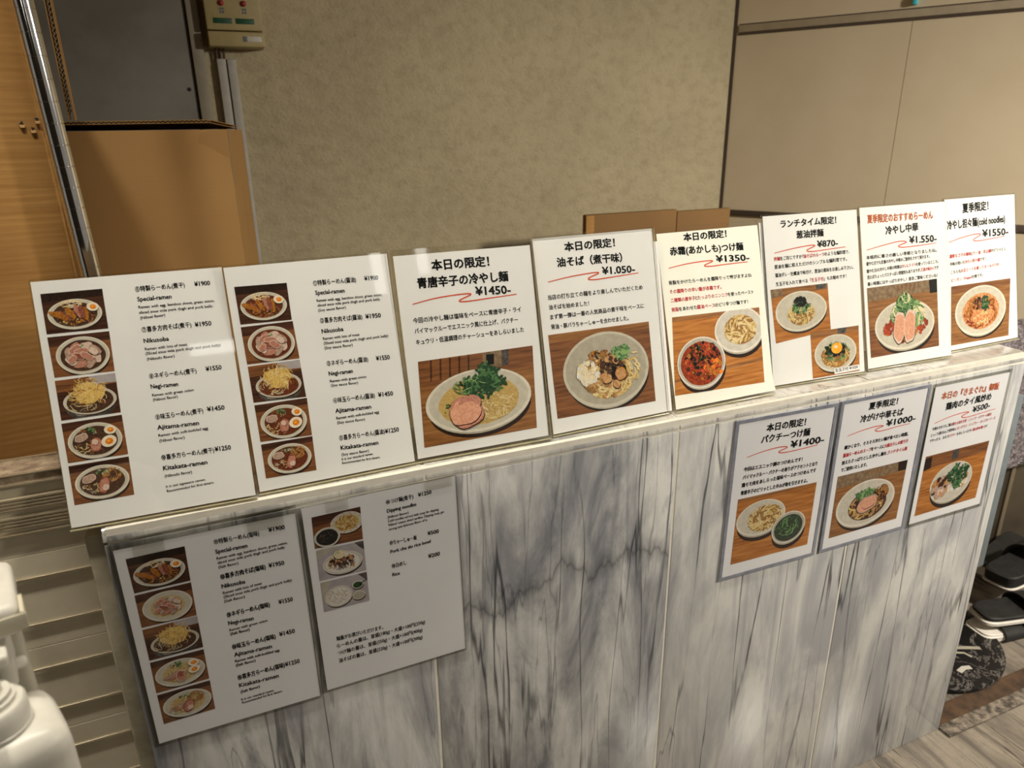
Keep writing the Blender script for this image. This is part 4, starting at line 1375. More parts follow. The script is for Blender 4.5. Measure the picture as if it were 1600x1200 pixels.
# ------------------------------------------------------------------ the menus
MENU = {
 'S1': {'wh': (204.6, 289.4),
  'photos': [('special_dark', [(9.2, 273.2), (71.5, 273.5), (71.3, 227.3), (9.0, 227.3)]), ('niku_dark', [(8.9, 223.9), (71.7, 224.0), (70.8, 177.3), (9.6, 177.7)]), ('negi_dark', [(9.1, 174.0), (70.9, 175.1), (70.3, 128.6), (9.2, 128.1)]), ('tama_dark', [(8.6, 124.7), (70.8, 125.6), (70.9, 78.7), (8.8, 78.7)]), ('kita_dark', [(8.5, 75.2), (71.0, 75.9), (70.5, 30.2), (8.4, 29.5)])],
  'text': [
   ('menu_item_text', [
    ('⑥特製らーめん(煮干)', 105.5, 266.2, 159.1, 266.5, 6.5, 'k'),
    ('¥1900', 169.9, 267.1, 187.3, 267.1, 5.7, 'k'),
    ('Special-ramen', 106.1, 255.3, 142.8, 255.2, 5.3, 'k'),
    ('Ramen with egg, bamboo shoot, green onion,', 106.0, 246.7, 189.4, 246.4, 3.5, 'k'),
    ('sliced sous vide pork thigh and pork belly.', 105.8, 240.5, 187.0, 240.3, 3.5, 'k'),
    ('(Nibosi flavor)', 106.1, 234.0, 133.0, 234.9, 3.5, 'k'),
   ]),
   ('menu_item_text', [
    ('⑦喜多方肉そば(煮干)', 105.7, 218.3, 159.6, 218.6, 6.5, 'k'),
    ('¥1950', 163.7, 218.7, 182.0, 218.6, 5.7, 'k'),
    ('Nikusoba', 105.9, 206.1, 132.9, 205.7, 5.3, 'k'),
    ('Ramen with lots of meat', 105.8, 197.1, 151.9, 197.4, 3.5, 'k'),
    ('(Sliced sous vide pork thigh and pork belly)', 105.7, 191.7, 188.7, 192.2, 3.6, 'k'),
    ('(Niboshi flavor)', 106.2, 185.1, 136.2, 185.2, 3.5, 'k'),
   ]),
   ('menu_item_text', [
    ('⑧ネギらーめん(煮干)', 105.9, 163.0, 157.5, 162.9, 6.4, 'k'),
    ('¥1550', 168.2, 164.1, 185.9, 164.1, 5.7, 'k'),
    ('Negi-ramen', 105.7, 151.5, 135.3, 150.6, 5.4, 'k'),
    ('Ramen with green onion', 105.7, 141.9, 151.4, 142.1, 3.5, 'k'),
    ('(Nibosi flavor)', 105.9, 136.4, 132.8, 136.6, 3.5, 'k'),
   ]),
   ('menu_item_text', [
    ('⑨味玉らーめん(煮干)', 105.5, 113.9, 158.2, 113.8, 6.5, 'k'),
    ('¥1450', 162.9, 115.4, 182.5, 114.8, 5.8, 'k'),
    ('Ajitama-ramen', 105.8, 102.1, 151.4, 100.8, 5.5, 'k'),
    ('Ramen with soft-boilded egg', 105.7, 93.3, 160.7, 93.8, 3.6, 'k'),
    ('(Nibosi flavor)', 105.8, 86.9, 133.5, 86.8, 3.6, 'k'),
   ]),
   ('menu_item_text', [
    ('⑩喜多方らーめん(煮干)', 105.0, 64.9, 163.6, 64.4, 6.5, 'k'),
    ('¥1250', 164.6, 65.7, 182.8, 65.0, 5.8, 'k'),
    ('Kitakata-ramen', 105.2, 53.0, 154.0, 51.9, 5.5, 'k'),
    ('(Niboshi flavor)', 105.4, 44.1, 135.6, 44.0, 3.6, 'k'),
    ('It is our signature ramen.', 105.1, 31.6, 149.3, 32.4, 3.2, 'k'),
    ('Recommended for first timers.', 105.3, 26.0, 158.1, 27.2, 3.2, 'k'),
   ]),
  ],
 },
 'S2': {'wh': (208.0, 290.9),
  'photos': [('special_red', [(10.4, 264.6), (73.2, 263.4), (72.7, 216.4), (10.8, 217.7)]), ('niku_red', [(10.6, 214.4), (73.5, 214.6), (74.9, 166.3), (11.0, 167.3)]), ('negi_red', [(11.2, 164.7), (74.7, 164.6), (75.8, 115.9), (11.3, 118.6)]), ('tama_red', [(11.6, 115.1), (76.4, 114.3), (75.8, 64.8), (11.9, 67.7)]), ('kita_red', [(11.9, 64.2), (75.9, 63.6), (74.7, 18.2), (11.4, 19.9)])],
  'text': [
   ('menu_item_text', [
    ('①特製らーめん(醤油)', 105.9, 256.1, 161.0, 255.4, 6.8, 'k'),
    ('¥1900', 172.3, 256.3, 190.6, 255.8, 6.1, 'k'),
    ('Special-ramen', 106.8, 244.5, 144.1, 243.7, 5.7, 'k'),
    ('Ramen with egg, bamboo shoot, green onion,', 106.9, 235.2, 193.0, 234.0, 3.8, 'k'),
    ('sliced sous vide pork thigh and pork belly.', 107.2, 229.1, 189.8, 228.4, 3.8, 'k'),
    ('(Soy sauce flavor)', 107.1, 222.7, 142.8, 222.7, 3.7, 'k'),
   ]),
   ('menu_item_text', [
    ('②喜多方肉そば(醤油)', 107.5, 207.3, 162.4, 206.0, 6.9, 'k'),
    ('¥1950', 166.7, 206.4, 187.2, 205.9, 6.2, 'k'),
    ('Nikusoba', 107.6, 194.4, 135.4, 194.2, 5.7, 'k'),
    ('Ramen with lots of meat', 107.8, 185.6, 155.4, 185.2, 3.8, 'k'),
    ('(Sliced sous vide pork thigh and pork belly)', 107.8, 179.5, 193.5, 178.7, 3.8, 'k'),
    ('(Soy sauce flavor)', 108.0, 173.3, 144.6, 172.7, 3.8, 'k'),
   ]),
   ('menu_item_text', [
    ('③ネギらーめん(醤油)', 108.0, 151.0, 162.1, 149.2, 7.0, 'k'),
    ('¥1550', 172.9, 149.3, 191.4, 148.6, 6.2, 'k'),
    ('Negi-ramen', 108.5, 138.5, 139.8, 137.7, 5.8, 'k'),
    ('Ramen with green onion', 108.7, 129.4, 156.4, 128.4, 3.8, 'k'),
    ('(Soy sauce flavor)', 109.0, 123.7, 144.5, 122.2, 3.7, 'k'),
   ]),
   ('menu_item_text', [
    ('④味玉らーめん(醤油)', 109.3, 101.4, 164.2, 99.8, 7.1, 'k'),
    ('¥1450', 168.9, 100.2, 189.1, 99.2, 6.3, 'k'),
    ('Ajitama-ramen', 109.8, 88.5, 157.1, 86.5, 5.9, 'k'),
    ('Ramen with soft-boilded egg', 109.7, 79.6, 166.8, 78.6, 3.9, 'k'),
    ('(Soy sauce flavor)', 110.0, 73.6, 146.7, 72.0, 3.8, 'k'),
   ]),
   ('menu_item_text', [
    ('⑤喜多方らーめん(醤油)', 109.7, 50.9, 170.4, 49.1, 7.1, 'k'),
    ('¥1250', 171.1, 49.6, 190.2, 49.0, 6.3, 'k'),
    ('Kitakata-ramen', 109.7, 38.6, 159.8, 36.5, 5.9, 'k'),
    ('(Soy sauce flavor)', 109.4, 30.2, 145.8, 29.0, 3.8, 'k'),
    ('It is our standard ramen.', 108.8, 24.3, 151.2, 23.9, 3.4, 'k'),
    ('Recommended for first timers.', 108.7, 19.2, 159.6, 17.5, 3.4, 'k'),
   ]),
  ],
 },
 'LL1': {'wh': (210.0, 297.0),
  'photos': [('special_dark', [(11.0, 282.6), (76.2, 283.4), (75.1, 233.8), (11.7, 233.5)]), ('niku_pale', [(11.4, 230.5), (75.2, 231.2), (74.3, 181.7), (11.0, 182.8)]), ('negi_dark', [(11.1, 179.5), (74.6, 180.6), (74.3, 131.9), (11.1, 132.3)]), ('tama_pale', [(11.0, 128.9), (74.3, 128.5), (73.9, 80.9), (10.3, 80.3)]), ('kita_pale', [(10.5, 77.1), (74.2, 77.9), (73.8, 30.2), (10.6, 29.2)])],
  'text': [
   ('menu_item_text', [
    ('⑪特製らーめん(塩味)', 109.7, 276.6, 163.2, 275.8, 7.3, 'k'),
    ('¥1900', 175.0, 277.9, 194.8, 277.4, 6.6, 'k'),
    ('Special-ramen', 109.3, 263.5, 147.0, 262.9, 6.1, 'k'),
    ('Ramen with egg, bamboo shoot, green onion,', 109.2, 254.7, 195.6, 255.4, 4.1, 'k'),
    ('sliced sous vide pork thigh and pork belly.', 109.5, 248.2, 192.2, 249.7, 4.1, 'k'),
    ('(Salt flavor)', 109.6, 241.8, 133.2, 241.5, 4.1, 'k'),
   ]),
   ('menu_item_text', [
    ('⑫喜多方肉そば(塩味)', 109.7, 224.9, 164.5, 225.1, 7.6, 'k'),
    ('¥1950', 168.6, 226.3, 187.9, 225.5, 6.7, 'k'),
    ('Nikusoba', 109.1, 212.1, 137.4, 211.5, 6.3, 'k'),
    ('Ramen with lots of meat', 109.1, 202.9, 157.0, 204.0, 4.2, 'k'),
    ('(Sliced sous vide pork thigh and pork belly)', 109.2, 196.9, 194.1, 198.1, 4.2, 'k'),
    ('(Salt flavor)', 109.0, 190.3, 134.0, 190.2, 4.1, 'k'),
   ]),
   ('menu_item_text', [
    ('⑬ネギらーめん(塩味)', 109.0, 166.8, 162.4, 167.1, 7.8, 'k'),
    ('¥1550', 173.9, 167.7, 191.8, 167.3, 6.9, 'k'),
    ('Negi-ramen', 108.9, 155.0, 139.9, 153.4, 6.5, 'k'),
    ('Ramen with green onion', 108.8, 145.1, 156.4, 145.6, 4.2, 'k'),
    ('(Salt flavor)', 109.0, 138.9, 132.8, 138.5, 4.3, 'k'),
   ]),
   ('menu_item_text', [
    ('⑭味玉らーめん(塩味)', 108.4, 115.9, 163.2, 115.2, 8.1, 'k'),
    ('¥1450', 168.4, 117.0, 188.5, 116.6, 7.2, 'k'),
    ('Ajitama-ramen', 108.9, 104.1, 156.6, 102.2, 6.7, 'k'),
    ('Ramen with soft-boilded egg', 108.6, 94.7, 165.5, 93.7, 4.4, 'k'),
    ('(Salt flavor)', 108.7, 87.9, 133.5, 87.5, 4.4, 'k'),
   ]),
   ('menu_item_text', [
    ('⑮喜多方らーめん(塩味)', 108.2, 65.1, 169.0, 65.2, 8.3, 'k'),
    ('¥1250', 169.7, 66.0, 189.0, 65.6, 7.4, 'k'),
    ('Kitakata-ramen', 108.2, 53.2, 159.1, 51.5, 6.9, 'k'),
    ('(Salt flavor)', 108.5, 43.2, 133.2, 43.6, 4.6, 'k'),
    ('It is our standard ramen.', 107.6, 30.7, 150.6, 30.6, 4.1, 'k'),
    ('Recommended for first timers.', 107.9, 25.1, 161.0, 25.5, 4.1, 'k'),
   ]),
  ],
 },
 'LL2': {'wh': (210.0, 297.0),
  'photos': [('dip_dark', [(11.2, 280.6), (75.2, 281.0), (74.0, 231.3), (10.1, 233.3)]), ('pork_rice', [(11.3, 230.0), (74.3, 228.8), (74.0, 181.5), (10.4, 182.7)]), ('rice', [(10.9, 179.5), (74.0, 178.7), (73.6, 131.4), (10.6, 131.8)])],
  'text': [
   ('menu_item_text', [
    ('⑯つけ麺(煮干)', 110.4, 275.4, 148.4, 275.5, 7.0, 'k'),
    ('¥1250', 155.4, 276.7, 174.3, 277.1, 6.2, 'k'),
    ('Dipping noodles', 110.4, 262.9, 151.7, 263.8, 5.6, 'k'),
    ('(Nibosi flavor)', 110.5, 253.9, 139.9, 254.2, 3.9, 'k'),
    ('Cold noodles served with soup for dipping.', 110.2, 247.9, 183.6, 248.7, 3.9, 'k'),
    ("'Nibosi' means dried sardine. Dipping soup get", 110.3, 241.5, 190.7, 242.9, 3.9, 'k'),
    ('strong and delicious flavor of it.', 110.5, 234.8, 166.1, 236.4, 3.9, 'k'),
   ]),
   ('menu_item_text', [
    ('⑰ちゃーしゅー飯', 110.0, 211.2, 148.5, 210.2, 7.3, 'k'),
    ('¥500', 164.6, 212.8, 180.9, 212.7, 6.4, 'k'),
    ('Pork cha siu rice bowl', 109.8, 198.5, 168.0, 199.9, 5.5, 'k'),
   ]),
   ('menu_item_text', [
    ('⑱白めし', 109.7, 173.7, 130.7, 173.7, 7.4, 'k'),
    ('¥200', 163.0, 175.5, 180.1, 175.6, 6.7, 'k'),
    ('Rice', 109.3, 160.8, 119.9, 160.7, 5.7, 'k'),
   ]),
   ('portion_notes_text', [
    ('麺量がお選びいただけます。', 22.1, 79.2, 88.4, 77.0, 7.1, 'k'),
    ('らーめんの量は、並盛(180g)・大盛+100円(250g)', 21.6, 66.8, 150.3, 66.1, 7.2, 'k'),
    ('つけ麺の量は、並盛(250g)・大盛+100円(400g)', 21.7, 54.4, 145.3, 53.4, 7.2, 'k'),
    ('油そばの量は、並盛(220g)・大盛+100円(300g)', 21.5, 41.0, 144.5, 40.6, 7.3, 'k'),
   ]),
  ],
 },
 'S3': {'wh': (204.7, 292.4),
  'photos': [('cold_oval', [(19.4, 140.3), (190.1, 141.4), (184.1, 20.6), (13.9, 20.1)])],
  'text': [
   ('heading_text', [
    ('本日の限定！', 54.5, 261.2, 137.2, 260.1, 14.0, 'k'),
    ('青唐辛子の冷やし麺', 31.9, 239.0, 163.3, 236.9, 13.9, 'k'),
   ]),
   ('price_text', [
    ('¥1450-', 113.1, 222.0, 164.9, 219.4, 11.9, 'k'),
   ]),
   ('description_text', [
    ('今回の冷やし麺は塩味をベースに青唐辛子・ライ', 19.6, 192.7, 178.0, 191.8, 7.3, 'k'),
    ('バイマックルーでエスニック風に仕上げ、パクチー', 20.1, 178.4, 171.6, 177.4, 7.3, 'k'),
    ('キュウリ・低温調理のチャーシューをあしらいました', 20.2, 163.1, 179.1, 162.4, 7.3, 'k'),
   ]),
  ],
  'swoosh': [(21.5, 218.8), (54.8, 223.8), (92.8, 225.6), (105.9, 223.9), (88.3, 217.3), (97.4, 214.9), (136.4, 216.1), (173.9, 217.5)],
 },
 'S4': {'wh': (208.9, 295.4),
  'photos': [('abura', [(10.1, 152.7), (186.0, 151.3), (186.0, 24.3), (11.0, 26.3)])],
  'text': [
   ('heading_text', [
    ('本日の限定！', 52.2, 271.1, 137.8, 270.9, 13.1, 'k'),
    ('油そば（煮干味）', 37.3, 249.7, 148.3, 247.4, 13.2, 'k'),
   ]),
   ('price_text', [
    ('¥1.050-', 112.0, 232.0, 169.1, 229.6, 11.2, 'k'),
   ]),
   ('description_text', [
    ('当店の打ち立ての麺をより楽しんでいただくため', 16.3, 203.5, 180.3, 201.7, 7.2, 'k'),
    ('油そばを始めました！', 16.1, 189.0, 83.6, 187.8, 7.1, 'k'),
    ('まず第一弾は一番の人気商品の煮干味をベースに', 16.7, 174.4, 179.8, 172.8, 7.3, 'k'),
    ('背油・豚バラちゃーしゅーを合わせました。', 16.5, 160.1, 149.8, 157.3, 7.2, 'k'),
   ]),
  ],
  'swoosh': [(19.0, 229.8), (56.5, 234.0), (94.7, 236.0), (105.2, 234.4), (86.8, 228.5), (96.7, 225.5), (136.0, 226.6), (175.4, 228.1)],
 },
 'S5': {'wh': (203.8, 295.4),
  'photos': [('red_dip', [(13.5, 154.0), (188.8, 150.6), (183.9, 23.0), (2.6, 28.5)])],
  'text': [
   ('heading_text', [
    ('本日の限定！', 52.3, 272.1, 136.8, 272.0, 12.5, 'k'),
    ('赤霜(あかしも)つけ麺', 23.6, 251.8, 168.2, 248.4, 12.7, 'k'),
   ]),
   ('price_text', [
    ('¥1350-', 111.3, 233.8, 178.2, 230.5, 10.8, 'k'),
   ]),
   ('description_text', [
    ('背脂をかけたらーめんを霜降りって呼びますよね', 14.3, 205.7, 179.4, 202.6, 6.4, 'k'),
    ('その霜降りの辛い盤が赤霜です。', 14.4, 191.5, 115.4, 189.1, 6.5, 'r'),
    ('二種類の唐辛子とたっぷりのニンニクを使ったペースト', 14.5, 177.5, 180.2, 174.4, 6.5, 'r7k1r9'),
    ('背脂をあわせた醤油ベースのピリ辛つけ麺です！', 14.1, 162.6, 166.5, 159.4, 6.5, 'r2k5r5'),
   ]),
  ],
  'swoosh': [(17.5, 232.4), (55.1, 236.3), (91.6, 237.5), (103.8, 235.9), (86.7, 230.7), (97.0, 228.1), (134.4, 228.5), (174.5, 228.6)],
 },
 'S6': {'wh': (207.0, 300.0),
  'photos': [('green_nori', [(7.9, 172.2), (131.5, 172.6), (133.2, 88.5), (12.3, 78.0)]), ('yolk_bowl', [(87.5, 89.2), (196.7, 89.8), (193.9, 6.5), (87.2, 5.8)])],
  'text': [
   ('heading_text', [
    ('ランチタイム限定！', 37.8, 275.9, 158.1, 276.0, 12.8, 'k'),
    ('葱油拌麺', 70.2, 255.5, 128.5, 255.6, 12.8, 'k'),
   ]),
   ('price_text', [
    ('¥870-', 114.0, 237.8, 159.0, 236.9, 11.3, 'k'),
   ]),
   ('description_text', [
    ('拌麺をご存じですか？油そばのルーツのような麺料理で、', 19.1, 220.4, 184.3, 220.9, 6.8, 'r2k8r7'),
    ('葱油を麺に和えただけのシンプルな麺料理です。', 19.3, 206.7, 177.6, 208.5, 6.9, 'k'),
    ('醤油ダレ・牡蠣油で味付け、葱油の風味をお楽しみ下さい。', 20.0, 192.2, 191.0, 192.6, 6.9, 'k'),
    ('生玉子を入れて食べる「生玉子付」もお勧めです！', 20.0, 176.9, 174.5, 178.1, 6.8, 'k11r4'),
   ]),
   ('caption_text', [
    ('生玉子付 ¥1020', 137.4, 10.5, 189.2, 11.5, 6.1, 'k'),
   ]),
  ],
  'swoosh': [(21.0, 234.2), (59.5, 239.1), (98.3, 242.0), (108.1, 240.3), (90.6, 234.1), (101.0, 231.0), (136.9, 232.2), (176.3, 233.7)],
  'caption_box': [(134.5, 17.6), (192.7, 18.5), (193.2, 8.8), (135.7, 7.6)],
 },
 'S7': {'wh': (214.2, 303.0),
  'photos': [('hiyashi', [(8.9, 154.1), (183.6, 156.1), (181.8, 26.0), (9.4, 23.7)])],
  'text': [
   ('heading_text', [
    ('夏季限定のおすすめらーめん', 18.9, 271.8, 180.4, 270.1, 14.9, 'o'),
    ('冷やし中華', 61.1, 247.9, 141.6, 250.1, 14.9, 'k'),
   ]),
   ('price_text', [
    ('¥1.550-', 118.4, 228.4, 187.1, 226.9, 13.2, 'k'),
   ]),
   ('description_text', [
    ('本格的に暑さの厳しい季節となりましたね。', 11.5, 206.3, 186.5, 207.0, 6.8, 'k'),
    ('健やむ日でも定番の冷やし中華のご提供をさせて頂きます。', 10.7, 194.8, 167.4, 196.9, 6.8, 'k'),
    ('健やむ日の冷やし中華の特徴はタレにトマトを使っているところ。', 10.6, 181.2, 189.2, 185.6, 6.8, 'k14r6'),
    ('見た目ちょっとパスタっぽい雰囲気もありますが、王道の味わいです', 11.1, 169.9, 189.6, 173.8, 6.8, 'k23r6'),
    ('暑い時期にはやっぱり冷やし！是非ご賞味くださいね！', 11.1, 157.5, 186.0, 159.0, 6.8, 'k'),
   ]),
  ],
  'swoosh': [(13.4, 223.5), (53.0, 229.5), (94.0, 234.0), (111.1, 231.1), (91.0, 225.9), (101.4, 222.3), (147.3, 222.7), (186.4, 224.4)],
 },
 'S8': {'wh': (217.7, 304.5),
  'photos': [('tantan', [(12.8, 131.8), (196.6, 131.0), (185.8, 12.0), (6.6, 13.9)])],
  'text': [
   ('heading_text', [
    ('夏季限定！', 54.2, 273.3, 132.6, 274.9, 17.9, 'k'),
    ('冷やし担々麺(cold noodles)', 7.5, 243.2, 183.9, 246.4, 17.2, 'k'),
   ]),
   ('price_text', [
    ('¥1550-', 112.3, 222.7, 192.6, 221.2, 14.6, 'k'),
   ]),
   ('description_text', [
    ('濃厚なゴマの風味とラー油・花山椒のピリッとし', 10.8, 187.4, 184.8, 189.8, 7.2, 'r8k1r7'),
    ('辛味の効いた冷たい担々麺です！', 11.5, 172.1, 118.8, 174.6, 6.9, 'k6r6'),
    ('こちらも大豆ミートを使ってオールベジの', 13.0, 155.8, 161.2, 159.5, 6.9, 'k4r15'),
    ('ビーガン（Vegan）仕様です。', 14.5, 140.1, 110.3, 142.9, 6.6, 'r11'),
   ]),
  ],
  'swoosh': [(10.3, 218.9), (47.0, 225.4), (88.5, 229.7), (107.0, 227.9), (84.1, 219.3), (96.9, 215.7), (138.9, 217.1), (182.0, 219.0)],
 },
 'LR1': {'wh': (210.0, 297.0),
  'photos': [('green_dip', [(16.4, 153.8), (194.3, 152.6), (194.9, 22.0), (16.5, 22.7)])],
  'text': [
   ('heading_text', [
    ('本日の限定！', 60.4, 273.4, 146.1, 271.4, 14.2, 'k'),
    ('パクチーつけ麺', 51.9, 253.0, 159.3, 250.4, 14.3, 'k'),
   ]),
   ('price_text', [
    ('¥1400-', 119.3, 233.8, 195.4, 231.3, 13.1, 'k'),
   ]),
   ('description_text', [
    ('今回はエスニック調のつけめんです！', 20.9, 206.1, 151.1, 202.3, 7.8, 'k'),
    ('バイマックルー・パクチーの香りがアクセントとなり', 21.2, 191.0, 188.5, 187.0, 7.9, 'k'),
    ('鶏モモ肉をあしらった塩味ベースのつけめんです', 20.8, 175.9, 187.9, 173.9, 8.1, 'k'),
    ('青唐辛子のピリッとした辛みが後を引きますよ。', 20.7, 160.9, 171.0, 156.4, 8.1, 'k'),
   ]),
  ],
  'swoosh': [(24.3, 232.5), (60.5, 237.8), (96.3, 239.5), (112.3, 236.0), (94.0, 231.1), (105.7, 227.1), (146.6, 227.3), (182.4, 228.8)],
 },
 'LR2': {'wh': (210.0, 297.0),
  'photos': [('oval_soba', [(11.9, 152.0), (191.4, 151.7), (190.5, 22.3), (13.2, 20.7)])],
  'text': [
   ('heading_text', [
    ('夏季限定！', 62.3, 275.9, 134.0, 275.3, 13.9, 'k'),
    ('冷がけ中華そば', 46.4, 253.5, 153.1, 250.9, 14.1, 'k'),
   ]),
   ('price_text', [
    ('¥1000-', 114.9, 235.0, 190.2, 233.5, 12.7, 'k'),
   ]),
   ('description_text', [
    ('暖かくなり、そろそろ冷たい麺が食べたい時期。', 17.6, 205.6, 178.5, 204.7, 7.7, 'k'),
    ('醤油らーめんのスープをベースに大根おろしの絞り汁', 17.1, 189.6, 182.1, 189.9, 7.7, 'r10k5r9'),
    ('加えたさっぱりとした冷やし麺を、ランチタイム限', 16.7, 174.9, 183.4, 173.3, 7.8, 'k16r7'),
    ('でご提供いたします。', 17.3, 160.2, 82.2, 159.4, 7.8, 'k'),
   ]),
  ],
  'swoosh': [(20.0, 232.4), (56.4, 237.6), (89.4, 239.6), (107.6, 237.2), (87.9, 233.0), (101.4, 227.7), (141.0, 229.3), (178.6, 230.1)],
 },
 'LR3': {'wh': (210.0, 297.0),
  'photos': [('chicken_rice', [(11.3, 149.8), (194.3, 150.4), (191.5, 18.8), (12.0, 16.4)])],
  'text': [
   ('heading_text', [
    ('本日の『きまぐれ』御飯', 22.2, 267.4, 185.2, 263.8, 14.9, 'o'),
    ('鶏肉のタイ風炒め', 40.6, 242.9, 168.5, 244.2, 15.1, 'k'),
   ]),
   ('price_text', [
    ('¥500-', 121.1, 224.8, 170.5, 226.9, 12.8, 'k'),
   ]),
   ('description_text', [
    ('今週のきまぐれご飯は鶏もも肉を生姜・ニンニク・バクチーの根を', 13.7, 204.4, 182.0, 208.1, 6.7, 'k10r20'),
    ('じっくり漬け込んで炭炒め。レモングラス・ナンプラー・オイスターソース', 13.9, 191.1, 196.4, 197.4, 6.8, 'k13r22'),
    ('でやったら、まるでパクチーをあしらったタイ風の炒め物です！', 13.2, 179.4, 176.8, 182.7, 6.9, 'k9r4k7r7'),
   ]),
  ],
  'swoosh': [(16.6, 219.9), (54.3, 226.6), (90.5, 229.3), (111.0, 227.7), (91.7, 222.1), (105.2, 217.3), (146.2, 219.0), (190.1, 221.4)],
 },
}


STAND = {
 'S1': (-0.1967, 0.0105, 0.9712, 0.2967, -0.0300, 0.0050, 1.015),
 'S2': (0.0135, 0.0120, 0.9712, 0.2449, 0.0149, 0.0066, 1.0),
 'S3': (0.2221, 0.0172, 0.9716, 0.2290, -0.0293, 0.0090, 1.0),
 'S4': (0.4335, 0.0191, 0.9716, 0.2319, 0.0153, 0.0090, 1.0),
 'S5': (0.6548, 0.0217, 0.9716, 0.2839, 0.0015, 0.0090, 1.0),
 'S6': (0.8771, 0.0478, 0.9716, 0.2478, -0.0535, 0.0090, 1.0),
 'S7': (1.1011, 0.0472, 0.9716, 0.2519, -0.0394, 0.0080, 1.0),
 'S8': (1.3395, 0.0630, 0.9714, 0.2376, 0.0263, 0.0019, 1.0),
}
# hung sheets: left x, top z (of the A4 paper), tilt in the face
HUNG = {
 'LL1': (-0.1568, 0.9423, 0.0061),
 'LL2': (0.0612, 0.9488, 0.0145),
 'LR1': (0.7658, 0.9422, -0.0163),
 'LR2': (0.9972, 0.9395, -0.0031),
 'LR3': (1.2272, 0.9368, 0.0012),
}
LABEL = {
 'S1': 'leftmost acrylic menu stand, listing five dried-sardine ramen with dark soup photos',
 'S2': 'second acrylic menu stand from the left, listing five soy sauce ramen',
 'S3': 'acrylic menu stand with oval bowl of golden broth, herbs and chicken, 1450 yen',
 'S4': 'acrylic menu stand with grey bowl of soupless noodles and diced pork, 1050 yen',
 'S5': 'acrylic menu stand, creamy sheet with red chilli dipping soup and noodles at 1350 yen',
 'S6': 'acrylic menu stand with two photos, nori-topped noodles and an egg yolk bowl, at 870 yen',
 'S7': 'acrylic menu stand with cold noodles under cucumber and two chicken slices, orange heading, 1550 yen',
 'S8': 'acrylic menu stand at the far right end with red sesame noodles in a round bowl',
 'LL1': 'laminated menu on the counter front listing five salt ramen, at its left end',
 'LL2': 'laminated menu with three small photos and much blank space, on the counter front',
 'LR1': 'laminated sheet with blue-grey rim showing noodles and a green dipping soup at 1400 yen',
 'LR2': 'laminated sheet with blue-grey rim showing an oval bowl of chilled soba at 1000 yen',
 'LR3': 'laminated sheet with orange heading showing a small rice bowl with chicken at 500 yen',
}


def rot_root(x, y, z, lean, yaw, roll):
    m = Matrix.Translation((x, y, z)) @ Matrix.Rotation(yaw, 4, 'Z') @ Matrix.Rotation(-lean, 4, 'X') @ Matrix.Rotation(-roll, 4, 'Y')
    return m


def flat(x, z):
    return 0.0


def bend_of(key, w, h):
    if key == 'S5':
        def f(x, z):   # only the lower right corner curls up towards the viewer
            d = max(0.0, x / w + (1 - z / h) - 1.85)
            return -0.30 * d * d
        return f
    return flat


def grid_sheet(mb, x0, x1, z0, z1, y, bend, m, nx=14, nz=18):
    vs = []
    for j in range(nz + 1):
        for i in range(nx + 1):
            x = x0 + (x1 - x0) * i / nx; z = z0 + (z1 - z0) * j / nz
            vs.append((x, y + bend(x, z), z))
    mb.add(vs, [(j * (nx + 1) + i, j * (nx + 1) + i + 1, (j + 1) * (nx + 1) + i + 1, (j + 1) * (nx + 1) + i) for j in range(nz) for i in range(nx)], m, True)


PNAME = {'menu_item_text': 'menu_item_text'}


def printing(root, key, scale, bend):
    d = MENU[key]
    for i, (kind, c) in enumerate(d['photos']):
        p = Photo([(q[0] * scale, q[1] * scale) for q in c], bend, key + kind)
        draw(kind, p)
        p.mb.build('dish_photo', root, auto=False)
    if 'caption_box' in d:
        b = MB()
        q = [(x * 0.001 * scale, -0.00085, z * 0.001 * scale) for x, z in d['caption_box']]
        b.add(q, [(0, 1, 2, 3)], M['paper']); b.build('caption_label', root, auto=False)
    for bn, lines in d['text']:
        b = MB()
        for (t, x0, y0, x1, y1, h, col) in lines:
            put_line(b, t, x0 * scale, y0 * scale, x1 * scale, y1 * scale, h * scale, col, bend, y=-0.00095 if bn == 'caption_text' else -0.00025)
        b.build(bn, root, auto=False)
    if 'swoosh' in d:
        b = MB()
        pts = [(x * scale, z * scale) for x, z in d['swoosh']]
        for qd in ribbon(pts, 1.9 * scale, True):
            vs = [(v.x * 0.001, -0.00024 + bend(v.x * 0.001, v.y * 0.001), v.y * 0.001) for v in qd]
            b.add(vs, [(0, 1, 2, 3)], M['ink_swoosh'])
        b.build('underline_stroke', root, auto=False)


